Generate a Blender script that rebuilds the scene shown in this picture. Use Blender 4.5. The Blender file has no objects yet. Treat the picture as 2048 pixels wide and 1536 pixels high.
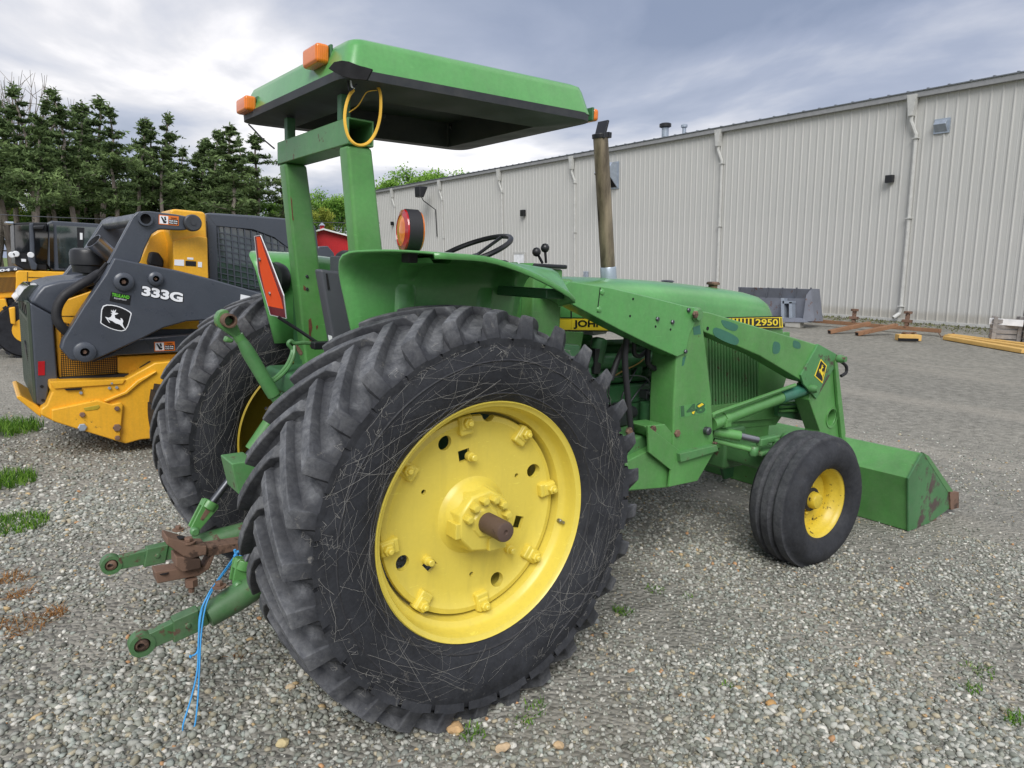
import bpy, bmesh, math, random
import numpy as np
from mathutils import Matrix, Vector
R = random.Random(7)
NR = np.random.RandomState(11)
SC = bpy.context.scene
COL = SC.collection
# ------------------------------------------------------------------ camera
W_, H_ = 2048, 1536                       # pixel frame of the photograph
CAM = np.array([-1.45864, -2.02123, 1.6701])
YAW, PIT, ROL, FOC = 0.91943, 0.15555, 0.03836, 1405.91
_d = np.array([math.cos(YAW)*math.cos(PIT), math.sin(YAW)*math.cos(PIT), -math.sin(PIT)])
_r = np.array([math.sin(YAW), -math.cos(YAW), 0.0]); _u = np.cross(_r, _d)
_c, _s = math.cos(ROL), math.sin(ROL)
_r, _u = _c*_r+_s*_u, -_s*_r+_c*_u
cam = bpy.data.objects.new('camera', bpy.data.cameras.new('camera')); COL.objects.link(cam)
cam.matrix_world = Matrix([[_r[i], _u[i], -_d[i], CAM[i]] for i in range(3)]+[[0, 0, 0, 1]])
cam.data.sensor_width = 36.0; cam.data.lens = 36.0*FOC/W_
cam.data.clip_start = 0.05; cam.data.clip_end = 3000
SC.camera = cam
# the tractor stands on a slope; this is the plumb direction of the place, used for building and trees
UP = np.array([-0.0657, 0.0046, 0.9978])
# ------------------------------------------------------------------ world and sun
world = bpy.data.worlds.new("World"); SC.world = world; world.use_nodes = True
nt = world.node_tree; nt.nodes.clear()
SUN_EL, SUN_AZ = math.radians(44), math.radians(228)     # azimuth of the sun, ccw from +X
def wn(t, **k):
    n = nt.nodes.new(t)
    for a, b in k.items(): setattr(n, a, b)
    return n
L = nt.links.new
sky = wn('ShaderNodeTexSky', sky_type='NISHITA', sun_disc=False, sun_elevation=SUN_EL, sun_rotation=math.pi/2-SUN_AZ, dust_density=2.0)
tc = wn('ShaderNodeTexCoord'); sep = wn('ShaderNodeSeparateXYZ'); L(tc.outputs['Generated'], sep.inputs[0])
mz = wn('ShaderNodeMath', operation='MAXIMUM'); L(sep.outputs[2], mz.inputs[0]); mz.inputs[1].default_value = 0.0
az = wn('ShaderNodeMath', operation='ADD'); L(mz.outputs[0], az.inputs[0]); az.inputs[1].default_value = 0.14
comb = wn('ShaderNodeCombineXYZ')
for i in range(2):
    dv = wn('ShaderNodeMath', operation='DIVIDE'); L(sep.outputs[i], dv.inputs[0]); L(az.outputs[0], dv.inputs[1]); L(dv.outputs[0], comb.inputs[i])
mp = wn('ShaderNodeMapping'); L(comb.outputs[0], mp.inputs[0]); mp.inputs['Rotation'].default_value = (0, 0, -0.75); mp.inputs['Scale'].default_value = (1.0, 0.8, 1.0); mp.inputs['Location'].default_value = (1.1, 4.2, 0.0)
n1 = wn('ShaderNodeTexNoise'); L(mp.outputs[0], n1.inputs['Vector']); n1.inputs['Scale'].default_value = 0.9; n1.inputs['Detail'].default_value = 9; n1.inputs['Roughness'].default_value = 0.52; n1.inputs['Distortion'].default_value = 0.35
n2 = wn('ShaderNodeTexNoise'); L(mp.outputs[0], n2.inputs['Vector']); n2.inputs['Scale'].default_value = 0.42; n2.inputs['Detail'].default_value = 5; n2.inputs['Roughness'].default_value = 0.5
r1 = wn('ShaderNodeValToRGB'); L(n1.outputs[0], r1.inputs[0])
e = r1.color_ramp.elements; e[0].position = 0.34; e[0].color = (0.25, 0.295, 0.395, 1); e[1].position = 0.66; e[1].color = (0.92, 0.92, 0.95, 1)
e1 = e.new(0.45); e1.color = (0.35, 0.39, 0.49, 1); e2 = e.new(0.55); e2.color = (0.55, 0.57, 0.63, 1)
r2 = wn('ShaderNodeValToRGB'); L(n2.outputs[0], r2.inputs[0])
e = r2.color_ramp.elements; e[0].position = 0.35; e[0].color = (0.72, 0.76, 0.85, 1); e[1].position = 0.65; e[1].color = (1.1, 1.09, 1.08, 1)
mul = wn('ShaderNodeMix', data_type='RGBA', blend_type='MULTIPLY'); mul.inputs[0].default_value = 1.0
L(r1.outputs[0], mul.inputs[6]); L(r2.outputs[0], mul.inputs[7])
sc10 = wn('ShaderNodeMix', data_type='RGBA', blend_type='MULTIPLY'); sc10.inputs[0].default_value = 1.0
L(mul.outputs[2], sc10.inputs[6]); sc10.inputs[7].default_value = (6.35, 6.1, 5.7, 1)
mixs = wn('ShaderNodeMix', data_type='RGBA'); mixs.inputs[0].default_value = 0.95
L(sky.outputs[0], mixs.inputs[6]); L(sc10.outputs[2], mixs.inputs[7])
bg = wn('ShaderNodeBackground'); L(mixs.outputs[2], bg.inputs[0]); bg.inputs[1].default_value = 0.12
out = wn('ShaderNodeOutputWorld'); L(bg.outputs[0], out.inputs[0])
sun = bpy.data.objects.new('sun', bpy.data.lights.new('sun', 'SUN')); COL.objects.link(sun)
sun.data.energy = 1.5; sun.data.angle = math.radians(35); sun.data.color = (1.0, 0.985, 0.96)
_sd = Vector((math.cos(SUN_EL)*math.cos(SUN_AZ), math.cos(SUN_EL)*math.sin(SUN_AZ), math.sin(SUN_EL)))
sun.rotation_euler = _sd.to_track_quat('Z', 'Y').to_euler(); sun.location = (0, 0, 30)
vs = SC.view_settings; SC.display_settings.display_device = 'sRGB'
vs.view_transform = 'Standard'; vs.look = 'None'; vs.gamma = 1.0; vs.use_curve_mapping = False; vs.exposure = 0.98
SC.cycles.use_denoising = True; SC.cycles.max_bounces = 6; SC.cycles.diffuse_bounces = 3; SC.cycles.glossy_bounces = 3
SC.cycles.transparent_max_bounces = 8; SC.cycles.caustics_reflective = False; SC.cycles.caustics_refractive = False
# ------------------------------------------------------------------ pixel -> point
def ray(x, y):
    v = _d+_r*(x-W_/2)/FOC-_u*(y-H_/2)/FOC
    return v/np.linalg.norm(v)
def on(x, y, ax, val):
    v = ray(x, y); t = (val-CAM[ax])/v[ax]; return CAM+t*v
def Y(x, y, val): return on(x, y, 1, val)
def terr(x):
    t = max(0.0, min(x, 23.2)-5.0)
    return 0.00174*t*t
def gnd(x, y):
    v = ray(x, y); z = 0.0
    for _ in range(30):
        t = (z-CAM[2])/v[2]; p = CAM+t*v; z = terr(p[0])
    return p
def plane(x, y, p0, n):
    v = ray(x, y); return CAM+v*(np.dot(np.array(p0)-CAM, n)/np.dot(v, n))
def dist(x, y, D):
    v = ray(x, y); return CAM+v*(D/math.hypot(v[0], v[1]))
# ------------------------------------------------------------------ materials
MATS = {}
def lin(r, g, b): return tuple(((c/255)/12.92 if c/255 <= 0.04045 else ((c/255+0.055)/1.055)**2.4) for c in (r, g, b))
class MB:
    def __init__(s, name):
        s.m = bpy.data.materials.new(name); s.m.use_nodes = True; s.nt = s.m.node_tree
        s.b = s.nt.nodes['Principled BSDF']; s.L = s.nt.links.new
        s.tc = s.nt.nodes.new('ShaderNodeTexCoord'); MATS[name] = s.m
    def n(s, t, **k):
        n = s.nt.nodes.new(t)
        for a, b in k.items(): setattr(n, a, b)
        return n
    def noise(s, scale, detail=4, rough=0.55, dist=0.0, vec=None, stretch=None):
        n = s.n('ShaderNodeTexNoise'); v = vec or s.tc.outputs['Object']
        if stretch is not None:
            m = s.n('ShaderNodeMapping'); s.L(v, m.inputs[0]); m.inputs['Scale'].default_value = stretch; v = m.outputs[0]
        s.L(v, n.inputs['Vector']); n.inputs['Scale'].default_value = scale; n.inputs['Detail'].default_value = detail
        n.inputs['Roughness'].default_value = rough; n.inputs['Distortion'].default_value = dist
        return n.outputs[0]
    def ramp(s, fac, a, b, ca=(0, 0, 0), cb=(1, 1, 1)):
        r = s.n('ShaderNodeValToRGB'); s.L(fac, r.inputs[0]); e = r.color_ramp.elements
        e[0].position = a; e[0].color = (*ca, 1); e[1].position = b; e[1].color = (*cb, 1); return r.outputs[0]
    def mix(s, fac, a, b, blend='MIX'):
        m = s.n('ShaderNodeMix', data_type='RGBA', blend_type=blend)
        for i, v in ((0, fac), (6, a), (7, b)):
            if isinstance(v, (int, float)): m.inputs[i].default_value = v
            elif isinstance(v, tuple): m.inputs[i].default_value = (*v, 1)
            else: s.L(v, m.inputs[i])
        return m.outputs[2]
    def set(s, **k):
        for a, v in k.items():
            i = s.b.inputs[{'base': 'Base Color', 'rough': 'Roughness', 'metal': 'Metallic', 'spec': 'Specular IOR Level', 'coat': 'Coat Weight', 'trans': 'Transmission Weight', 'alpha': 'Alpha', 'em': 'Emission Color', 'ems': 'Emission Strength', 'coatr': 'Coat Roughness', 'sheen': 'Sheen Weight', 'sss': 'Subsurface Weight'}[a]]
            if isinstance(v, (int, float)): i.default_value = v
            elif isinstance(v, tuple): i.default_value = (*v, 1)
            else: s.L(v, i)
        return s
    def bump(s, h, strength=0.3, dist=0.01):
        b = s.n('ShaderNodeBump'); s.L(h, b.inputs['Height']); b.inputs['Strength'].default_value = strength; b.inputs['Distance'].default_value = dist
        s.L(b.outputs[0], s.b.inputs['Normal']); return s
def simple(name, col, rough=0.5, metal=0.0, var=0.12, vs_=6.0, bump=0.0, bs=40, coat=0.0, spec=0.5):
    b = MB(name); n = b.noise(vs_, 5)
    lo = tuple(c*(1-var) for c in col); hi = tuple(min(1, c*(1+var)) for c in col)
    b.set(base=b.ramp(n, 0.3, 0.7, lo, hi), metal=metal, coat=coat, spec=spec)
    rn = b.ramp(b.noise(vs_*3, 3), 0.3, 0.7, (max(0, rough-.08),)*3, (min(1, rough+.08),)*3); b.set(rough=rn)
    if bump: b.bump(b.noise(bs, 6), bump, 0.004)
    return b.m
def paint(name, col, rough=0.38, fade=0.25, rust=0.62, rustcol=(0.085, 0.035, 0.018), coat=0.15, streak=True, dust=0.0, rscale=9.0, fine=0.05, edge=0.0):
    b = MB(name); n = b.noise(2.2, 5, 0.6)
    lo = tuple(c*(1-fade*.6) for c in col); hi = tuple(min(1, c*(1+fade*.5)+0.012*fade) for c in col)
    base = b.ramp(n, 0.3, 0.72, lo, hi)
    fine_ = b.ramp(b.noise(60, 3), 0.35, 0.7, (1-fine,)*3, (1+fine,)*3); base = b.mix(1.0, base, fine_, 'MULTIPLY')
    if streak:
        st = b.ramp(b.noise(9, 4, 0.6, 0.2, stretch=(3, 3, 0.35)), 0.5, 0.78); base = b.mix(b.mix(1.0, st, (0.22,)*3, 'MULTIPLY'), base, tuple(c*0.55+0.02 for c in col))
    scr = b.ramp(b.noise(16, 2, 0.5, 1.5, stretch=(1, 1, 7)), 0.70, 0.72); base = b.mix(b.mix(1.0, scr, (0.25,)*3, 'MULTIPLY'), base, tuple(min(1, c*1.5+0.05) for c in col))
    if rust:
        rm = b.ramp(b.noise(rscale, 8, 0.68), rust, rust+0.05)
        base = b.mix(rm, base, rustcol)
        b.set(rough=b.mix(rm, (rough,)*3, (0.85,)*3))
    else: b.set(rough=b.ramp(b.noise(7, 4), 0.3, 0.7, (max(0.05, rough-.1),)*3, (min(1, rough+.12),)*3))
    if dust: base = b.mix(b.mix(1.0, b.ramp(b.noise(14, 6, 0.7), 0.35, 0.8), (dust,)*3, 'MULTIPLY'), base, (0.30, 0.28, 0.24))
    if edge:                                   # chipped paint along the edges
        bv = b.n('ShaderNodeBevel', samples=3); bv.inputs[0].default_value = 0.007; ge = b.n('ShaderNodeNewGeometry')
        dp = b.n('ShaderNodeVectorMath', operation='DOT_PRODUCT'); b.L(bv.outputs[0], dp.inputs[0]); b.L(ge.outputs['Normal'], dp.inputs[1])
        em_ = b.ramp(dp.outputs['Value'], 0.80, 0.985, (1, 1, 1), (0, 0, 0)); ch = b.ramp(b.noise(24, 6, 0.7), 0.48, 0.60)
        base = b.mix(b.mix(1.0, b.mix(1.0, em_, ch, 'MULTIPLY'), (edge,)*3, 'MULTIPLY'), base, (0.10, 0.065, 0.045))
    b.set(base=base, coat=coat, coatr=0.2)
    b.bump(b.noise(35, 4), 0.05, 0.003)
    return b.m
GREEN = lin(84, 144, 74)
paint('green', GREEN, 0.38, 0.42, 0.675, dust=.14, edge=.8)
paint('green_link', lin(66, 112, 64), .5, .45, .565, dust=.22, rscale=12)
paint('axle_steel', lin(92, 74, 64), .55, .4, .60, rustcol=(.05, .03, .022), coat=0.0)
paint('green_clean', lin(86, 153, 82), 0.30, 0.30, 0.74, coat=0.35, dust=.09, edge=.6)
paint('green_worn', lin(78, 132, 76), 0.45, 0.4, 0.60, dust=0.15, rscale=14, edge=.9)
paint('green_patch', lin(52, 110, 90), 0.4, 0.3, 0.72)
paint('rusty_knee', lin(74, 130, 76), 0.5, 0.4, 0.50, rustcol=(0.075, 0.05, 0.04), rscale=3.5)
paint('bucket_side', lin(62, 118, 68), 0.5, 0.4, 0.55, rustcol=(0.07, 0.045, 0.04), rscale=3.0, dust=.15)
paint('green_dark', lin(46, 100, 58), 0.5, 0.4, 0.68, dust=0.12)
paint('yellow_rim', lin(222, 202, 84), 0.38, 0.09, 0.775, coat=0.15, streak=True, dust=.03, rustcol=(.12, .085, .03), fine=.015)
paint('yellow_rim_dirty', lin(212, 186, 60), 0.42, 0.15, 0.585, rustcol=(0.035, 0.022, 0.012), coat=0.1, rscale=22)
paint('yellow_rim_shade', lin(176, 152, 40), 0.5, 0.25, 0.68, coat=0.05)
paint('loader_yellow', lin(234, 174, 46), 0.34, 0.12, 0.80, coat=0.2)
paint('loader_yellow_chipped', lin(234, 174, 46), 0.36, 0.15, 0.625, rustcol=(0.06, 0.028, 0.018), rscale=7)
paint('charcoal', lin(70, 75, 84), 0.34, 0.14, 0.0, coat=0.15)
paint('canopy_black', lin(38, 42, 46), 0.55, 0.2, 0.0, coat=0.0, dust=0.10)
paint('rusty_steel', lin(118, 92, 76), 0.8, 0.4, 0.52, rustcol=(0.065, 0.038, 0.026), coat=0.0)
paint('rust_tube', lin(138, 102, 74), 0.8, 0.3, 0.58, rustcol=(0.12, 0.065, 0.04), coat=0.0, streak=False)
paint('grey_steel', lin(112, 116, 126), 0.5, 0.25, 0.60, rustcol=(0.13, 0.06, 0.035), coat=0.0, rscale=2.5)
paint('yellow_plank', lin(214, 172, 96), 0.6, 0.2, 0.70, coat=0.0)
paint('red_barn', lin(196, 30, 38), 0.5, 0.08, 0.0, coat=0.0)
simple('black_rubber', lin(34, 34, 37), 0.62, bump=0.1)
simple('black_plastic', lin(30, 31, 34), 0.38)
simple('black_void', (0.006, 0.006, 0.007), 0.9)
simple('grey_plastic', lin(74, 76, 82), 0.5, bump=0.1)
simple('steel', lin(150, 152, 156), 0.35, 0.9)
simple('steel_dark', lin(92, 94, 98), 0.42, 0.8)
simple('galvanised', lin(170, 180, 192), 0.42, 0.5)
simple('white', lin(232, 234, 236), 0.45)
simple('decal_white', lin(236, 238, 242), 0.4, var=0.03)
simple('decal_black', lin(26, 27, 30), 0.4, var=0.05)
simple('decal_yellow', lin(238, 210, 52), 0.4, var=0.06)
simple('decal_orange', lin(228, 120, 40), 0.4, var=0.06)
simple('decal_green', lin(96, 190, 50), 0.4, var=0.06)
simple('decal_red', lin(170, 16, 26), 0.4, var=0.06)
simple('smv_orange', lin(255, 96, 48), 0.8, var=0.04, spec=0.1)
simple('smv_red', lin(120, 20, 34), 0.35, var=0.12)
simple('wire_yellow', lin(226, 178, 62), 0.5); simple('fuel_tan', lin(150, 120, 66), 0.5)
simple('twine_blue', lin(70, 160, 222), 0.6)
simple('cobweb', lin(150, 148, 142), 0.9, var=0.25, vs_=30)
simple('asphalt_grey', lin(120, 120, 118), 0.8)
simple('concrete', lin(168, 166, 158), 0.85, bump=0.4)
simple('gutter', lin(146, 147, 148), 0.45)
simple('downspout', lin(188, 188, 184), 0.5)
simple('roof_metal', lin(116, 120, 126), 0.4, 0.3)
def lens_mat(name, col, em=0.0):
    b = MB(name); w = b.n('ShaderNodeTexWave'); b.L(b.tc.outputs['Object'], w.inputs[0]); w.inputs['Scale'].default_value = 40
    b.set(base=b.ramp(w.outputs[1], 0.2, 0.8, tuple(c*0.8 for c in col), col), rough=0.18, coat=0.6, sss=0.0); b.bump(w.outputs[1], 0.25, 0.002)
lens_mat('amber', lin(240, 128, 24)); lens_mat('red_lens', lin(176, 22, 26))
def wall_mat():
    b = MB('wall_sheet'); n = b.noise(0.35, 5, 0.6)
    base = b.ramp(n, 0.3, 0.7, lin(190, 190, 186), lin(198, 197, 193))
    st = b.ramp(b.noise(2.0, 4, 0.6, stretch=(3, 3, 0.12)), 0.45, 0.8, (1, 1, 1), (0.90, 0.90, 0.885)); base = b.mix(1.0, base, st, 'MULTIPLY')
    sx = b.n('ShaderNodeSeparateXYZ'); b.L(b.tc.outputs['Object'], sx.inputs[0]); ad = b.n('ShaderNodeMath', operation='MULTIPLY_ADD'); b.L(b.noise(3.0, 6, 0.7), ad.inputs[0]); ad.inputs[1].default_value = -0.55; b.L(sx.outputs[2], ad.inputs[2])
    splash = b.ramp(ad.outputs[0], -0.12, 0.22, (0.42,)*3, (0, 0, 0)); base = b.mix(splash, base, lin(150, 142, 126))
    b.set(base=base, rough=0.42, spec=0.4); b.bump(b.noise(1.2, 3), 0.06, 0.02)
wall_mat()
def tyre_mat(name, dusty):
    b = MB(name); at = b.n('ShaderNodeAttribute', attribute_name='wear')
    n = b.noise(11, 8, 0.7); fine = b.noise(70, 5, 0.7)
    dark = b.ramp(n, 0.3, 0.75, lin(25, 26, 30), lin(50, 52, 57))
    light = b.ramp(b.noise(26, 8, 0.75, 0.6), 0.30, 0.74, lin(74, 76, 82), lin(142, 143, 144))
    f = b.n('ShaderNodeMath', operation='MULTIPLY'); b.L(at.outputs['Fac'], f.inputs[0]); b.L(b.ramp(b.noise(5, 6, 0.65), 0.2, 0.6), f.inputs[1])
    base = b.mix(f.outputs[0], dark, light)
    sp = b.ramp(b.noise(18, 9, 0.8, 0.4), 0.60, 0.74); base = b.mix(b.mix(1.0, sp, (dusty,)*3, 'MULTIPLY'), base, lin(150, 146, 136))
    base = b.mix(1.0, base, b.ramp(fine, 0.3, 0.7, (0.82,)*3, (1.15,)*3), 'MULTIPLY')
    b.set(base=base, rough=b.ramp(n, 0.3, 0.7, (0.6,)*3, (0.82,)*3), spec=0.28); b.bump(b.noise(45, 8, 0.7), 0.3, 0.006)
simple('tyre_rib', lin(42, 43, 47), .7, var=.3, vs_=30)
simple('grille_grey', lin(70, 80, 68), .45)
tyre_mat('tyre', 0.6); tyre_mat('tyre_front', 0.14)
def glass_mat(name, col, rough=0.05):
    b = MB(name); b.set(base=col, rough=rough, metal=0.0, spec=0.9, coat=1.0)
    b.set(base=b.ramp(b.noise(1.6, 4, 0.6), 0.35, 0.7, tuple(c*0.5 for c in col), tuple(min(1, c*2.0) for c in col)))
glass_mat('cab_glass', lin(52, 62, 62)); glass_mat('cab_glass_dark', lin(24, 27, 29))
def wood_mat(name, a, c):
    b = MB(name); n = b.noise(7, 6, 0.65, 1.2, stretch=(1, 0.12, 1)); b.set(base=b.ramp(n, 0.3, 0.7, a, c), rough=0.85); b.bump(n, 0.3, 0.006)
wood_mat('crate_wood', lin(110, 106, 104), lin(158, 154, 150)); wood_mat('bark', lin(92, 84, 78), lin(150, 140, 130)); wood_mat('bark_dark', lin(50, 44, 40), lin(86, 78, 70))
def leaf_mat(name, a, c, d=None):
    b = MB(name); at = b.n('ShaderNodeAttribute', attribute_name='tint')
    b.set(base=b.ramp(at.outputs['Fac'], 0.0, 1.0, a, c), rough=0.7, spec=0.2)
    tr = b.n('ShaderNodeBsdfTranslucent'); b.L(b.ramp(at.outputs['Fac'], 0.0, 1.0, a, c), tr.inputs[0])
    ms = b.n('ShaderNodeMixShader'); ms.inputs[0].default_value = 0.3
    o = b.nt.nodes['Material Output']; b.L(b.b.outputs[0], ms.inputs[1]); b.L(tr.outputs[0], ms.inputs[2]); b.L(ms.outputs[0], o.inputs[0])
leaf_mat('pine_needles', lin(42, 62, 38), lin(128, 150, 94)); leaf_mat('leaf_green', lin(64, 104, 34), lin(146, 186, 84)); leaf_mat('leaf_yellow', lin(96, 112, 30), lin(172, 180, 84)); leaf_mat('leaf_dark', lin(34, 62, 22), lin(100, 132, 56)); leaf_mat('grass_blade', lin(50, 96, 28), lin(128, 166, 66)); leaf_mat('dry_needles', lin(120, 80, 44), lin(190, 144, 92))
# ------------------------------------------------------------------ mesh helpers
def link(o, parent=None):
    COL.objects.link(o)
    if parent is not None:
        o.parent = parent
        if parent.type == 'EMPTY': o.matrix_parent_inverse = parent.get('_inv') and Matrix(np.array(parent['_inv']).reshape(4, 4).tolist()) or Matrix()
    return o
def tag(o, label=None, cat=None, group=None, kind=None):
    for k, v in (('label', label), ('category', cat), ('group', group), ('kind', kind)):
        if v: o[k] = v
    return o
EMPTY_LOC = {}
def thing(name, loc, label, cat, group=None):
    o = bpy.data.objects.new(name, None); COL.objects.link(o); o.location = tuple(loc); o.empty_display_size = 0.1
    EMPTY_LOC[o] = Vector(tuple(loc)); return tag(o, label, cat, group)
def obj(name, me, mat, parent=None, bevel=0.0, smooth=False, seg=2):
    if isinstance(me, tuple):
        m = bpy.data.meshes.new(name); m.from_pydata([tuple(map(float, v)) for v in me[0]], [], me[1]); me = m
    if mat is not None:
        for mm in (mat if isinstance(mat, (list, tuple)) else [mat]): me.materials.append(MATS[mm])
    o = bpy.data.objects.new(name, me); COL.objects.link(o)
    if parent is not None:
        o.parent = parent
        if parent in EMPTY_LOC: o.matrix_parent_inverse = Matrix.Translation(-EMPTY_LOC[parent])
    if smooth:
        me.polygons.foreach_set('use_smooth', [True]*len(me.polygons))
        try: me.set_sharp_from_angle(angle=math.radians(40))
        except Exception: pass
    if bevel:
        b = o.modifiers.new('b', 'BEVEL'); b.width = bevel; b.segments = seg; b.limit_method = 'ANGLE'; b.angle_limit = math.radians(35); b.harden_normals = False
        me.polygons.foreach_set('use_smooth', [True]*len(me.polygons))
        w = o.modifiers.new('w', 'WEIGHTED_NORMAL'); w.keep_sharp = True
    return o
def fixn(v, f):
    bm = bmesh.new(); vs_ = [bm.verts.new(tuple(map(float, p))) for p in v]
    for q in f:
        try: bm.faces.new([vs_[i] for i in q])
        except ValueError: pass
    bmesh.ops.recalc_face_normals(bm, faces=bm.faces); me = bpy.data.meshes.new('m'); bm.to_mesh(me); bm.free(); return me
def extr(poly, vec):
    n = len(poly); p = [np.array(a, float) for a in poly]; q = [a+np.array(vec, float) for a in p]
    return fixn(p+q, [list(range(n)), list(range(2*n-1, n-1, -1))]+[[i, (i+1) % n, n+(i+1) % n, n+i] for i in range(n)])
def pxs(pts, y0, z=None, y1=None):
    """outline in photo pixels (optionally in a zoom frame z=(ox,oy,scale)) standing in the plane y=y0, made y1-y0 thick"""
    if z: pts = [(z[0]+a/z[2], z[1]+b/z[2]) for a, b in pts]
    return extr([Y(a, b, y0) for a, b in pts], (0, (y1 if y1 is not None else y0+0.05)-y0, 0))
def box(c, s, rot=None):
    c = np.array(c, float); h = np.array(s, float)/2; v = []
    for i in (-1, 1):
        for j in (-1, 1):
            for k in (-1, 1): v.append(np.array([i, j, k])*h)
    v = np.array(v)
    if rot is not None: v = v@np.array(rot).T
    return (v+c, [[0, 1, 3, 2], [4, 6, 7, 5], [0, 4, 5, 1], [2, 3, 7, 6], [0, 2, 6, 4], [1, 5, 7, 3]])
def bb(x0, x1, y0, y1, z0, z1): return box(((x0+x1)/2, (y0+y1)/2, (z0+z1)/2), (x1-x0, y1-y0, z1-z0))
def frame(t):
    t = np.array(t, float); t /= np.linalg.norm(t); a = np.array([0, 0, 1.]) if abs(t[2]) < 0.9 else np.array([1., 0, 0])
    u = np.cross(t, a); u /= np.linalg.norm(u); return t, u, np.cross(t, u)
def cat(P, n=6, closed=False):
    P = [np.array(p, float) for p in P]; o = []; m = len(P)
    for i in range(m if closed else m-1):
        g = (lambda k: P[k % m]) if closed else (lambda k: P[max(0, min(m-1, k))])
        a, b, c, d = g(i-1), g(i), g(i+1), g(i+2)
        for k in range(n):
            t = k/n; o.append(0.5*((2*b)+(-a+c)*t+(2*a-5*b+4*c-d)*t*t+(-a+3*b-3*c+d)*t**3))
    if not closed: o.append(P[-1])
    return o
def tube(P, r, n=8, cap=True, hollow=0):
    P = [np.array(p, float) for p in P]; m = len(P); rr = r if isinstance(r, (list, tuple)) else [r]*m
    v = []; f = []; u = None
    for i in range(m):
        t = P[min(i+1, m-1)]-P[max(i-1, 0)]; t = t/np.linalg.norm(t)
        if u is None: _, u, w = frame(t)
        else: u = u-t*np.dot(u, t); u /= np.linalg.norm(u); w = np.cross(t, u)
        for k in range(n):
            a = 2*math.pi*k/n; v.append(P[i]+rr[i]*(math.cos(a)*u+math.sin(a)*w))
    for i in range(m-1):
        for k in range(n): f.append([i*n+k, i*n+(k+1) % n, (i+1)*n+(k+1) % n, (i+1)*n+k])
    if cap: f += [list(range(n-1, -1, -1)), list(range((m-1)*n, m*n))]
    return fixn(v, f)
def lathe(prof, c, axis, n=32, closed=False, cap=True):
    """prof: (r, h) pairs along axis"""
    t, u, w = frame(axis); c = np.array(c, float); m = len(prof); v = []; f = []
    for r, h in prof:
        for k in range(n):
            a = 2*math.pi*k/n; v.append(c+t*h+max(r, 1e-5)*(math.cos(a)*u+math.sin(a)*w))
    for i in range(m if closed else m-1):
        j = (i+1) % m
        for k in range(n): f.append([i*n+k, i*n+(k+1) % n, j*n+(k+1) % n, j*n+k])
    if cap and not closed: f += [list(range(n-1, -1, -1)), list(range((m-1)*n, m*n))]
    return fixn(v, f)
def join(*ms):
    """one mesh of one part from several solids"""
    bm = bmesh.new()
    for m in ms:
        if isinstance(m, tuple): m = fixn(*m)
        bm.from_mesh(m)
    me = bpy.data.meshes.new('j'); bm.to_mesh(me); bm.free(); return me
def bolt(c, axis, r=0.012, h=0.012, n=6):
    return lathe([(r*0.9, 0), (r, h*0.15), (r, h*0.75), (r*0.82, h)], c, axis, n)
def cut(me, cutters):
    o = bpy.data.objects.new('t', me); COL.objects.link(o); cs = []
    for c in cutters:
        if isinstance(c, tuple): c = fixn(*c)
        k = bpy.data.objects.new('c', c); COL.objects.link(k); cs.append(k)
        b = o.modifiers.new('x', 'BOOLEAN'); b.operation = 'DIFFERENCE'; b.object = k; b.solver = 'EXACT'
    dg = bpy.context.evaluated_depsgraph_get(); r = bpy.data.meshes.new_from_object(o.evaluated_get(dg)); r.materials.clear()
    for k in cs+[o]: bpy.data.objects.remove(k)
    return r
def text2d(s, bold=0.0):
    cu = bpy.data.curves.new('t', 'FONT'); cu.body = s; cu.size = 1.0; cu.offset = bold; cu.fill_mode = 'FRONT'; cu.resolution_u = 4
    o = bpy.data.objects.new('t', cu); COL.objects.link(o); dg = bpy.context.evaluated_depsgraph_get()
    me = bpy.data.meshes.new_from_object(o.evaluated_get(dg)); bpy.data.objects.remove(o)
    v = np.array([p.co[:2] for p in me.vertices]); f = [list(p.vertices) for p in me.polygons]
    v = (v-v.min(0))/(v.max(0)-v.min(0)); return v, f
def flat(v, f, BL, BR, TL, lift=None):
    """2d unit-square shape laid on the parallelogram BL,BR,TL"""
    BL, BR, TL = [np.array(a, float) for a in (BL, BR, TL)]
    n = np.cross(BR-BL, TL-BL); n /= np.linalg.norm(n)
    return ([BL+(BR-BL)*a+(TL-BL)*b+n*(lift or 0.0) for a, b in v], f)
def letters(name, s, BL, BR, TL, y, mat, parent, bold=0.03, z=None):
    if z: BL, BR, TL = [(z[0]+a/z[2], z[1]+b/z[2]) for a, b in (BL, BR, TL)]
    v, f = text2d(s, bold); return obj(name, flat(v, f, Y(*BL, y), Y(*BR, y), Y(*TL, y)), mat, parent)
def decal(name, pts, y, mat, parent, z=None):
    return obj(name, pxs(pts, y, z, y+0.003), mat, parent)
def catmark(P, n=8): return [tuple(p[:2]) for p in cat([(a, b, 0) for a, b in P], n, True)]
DEER = [(1208,1128),(1232,1128),(1222,1113),(1205,1104),(1222,1107),(1212,1088),(1229,1101),(1234,1108),(1240,1082),(1247,1106),(1268,1080),(1268,1100),(1256,1116),(1298,1122),(1272,1140),(1254,1146),(1263,1180),(1290,1188),(1325,1200),(1322,1170),(1342,1180),(1354,1205),(1347,1232),(1357,1262),(1384,1302),(1372,1296),(1335,1264),(1310,1247),(1270,1240),(1230,1218),(1200,1210),(1182,1202),(1208,1242),(1194,1238),(1150,1178),(1190,1185),(1213,1172),(1223,1150),(1222,1138)]
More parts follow.
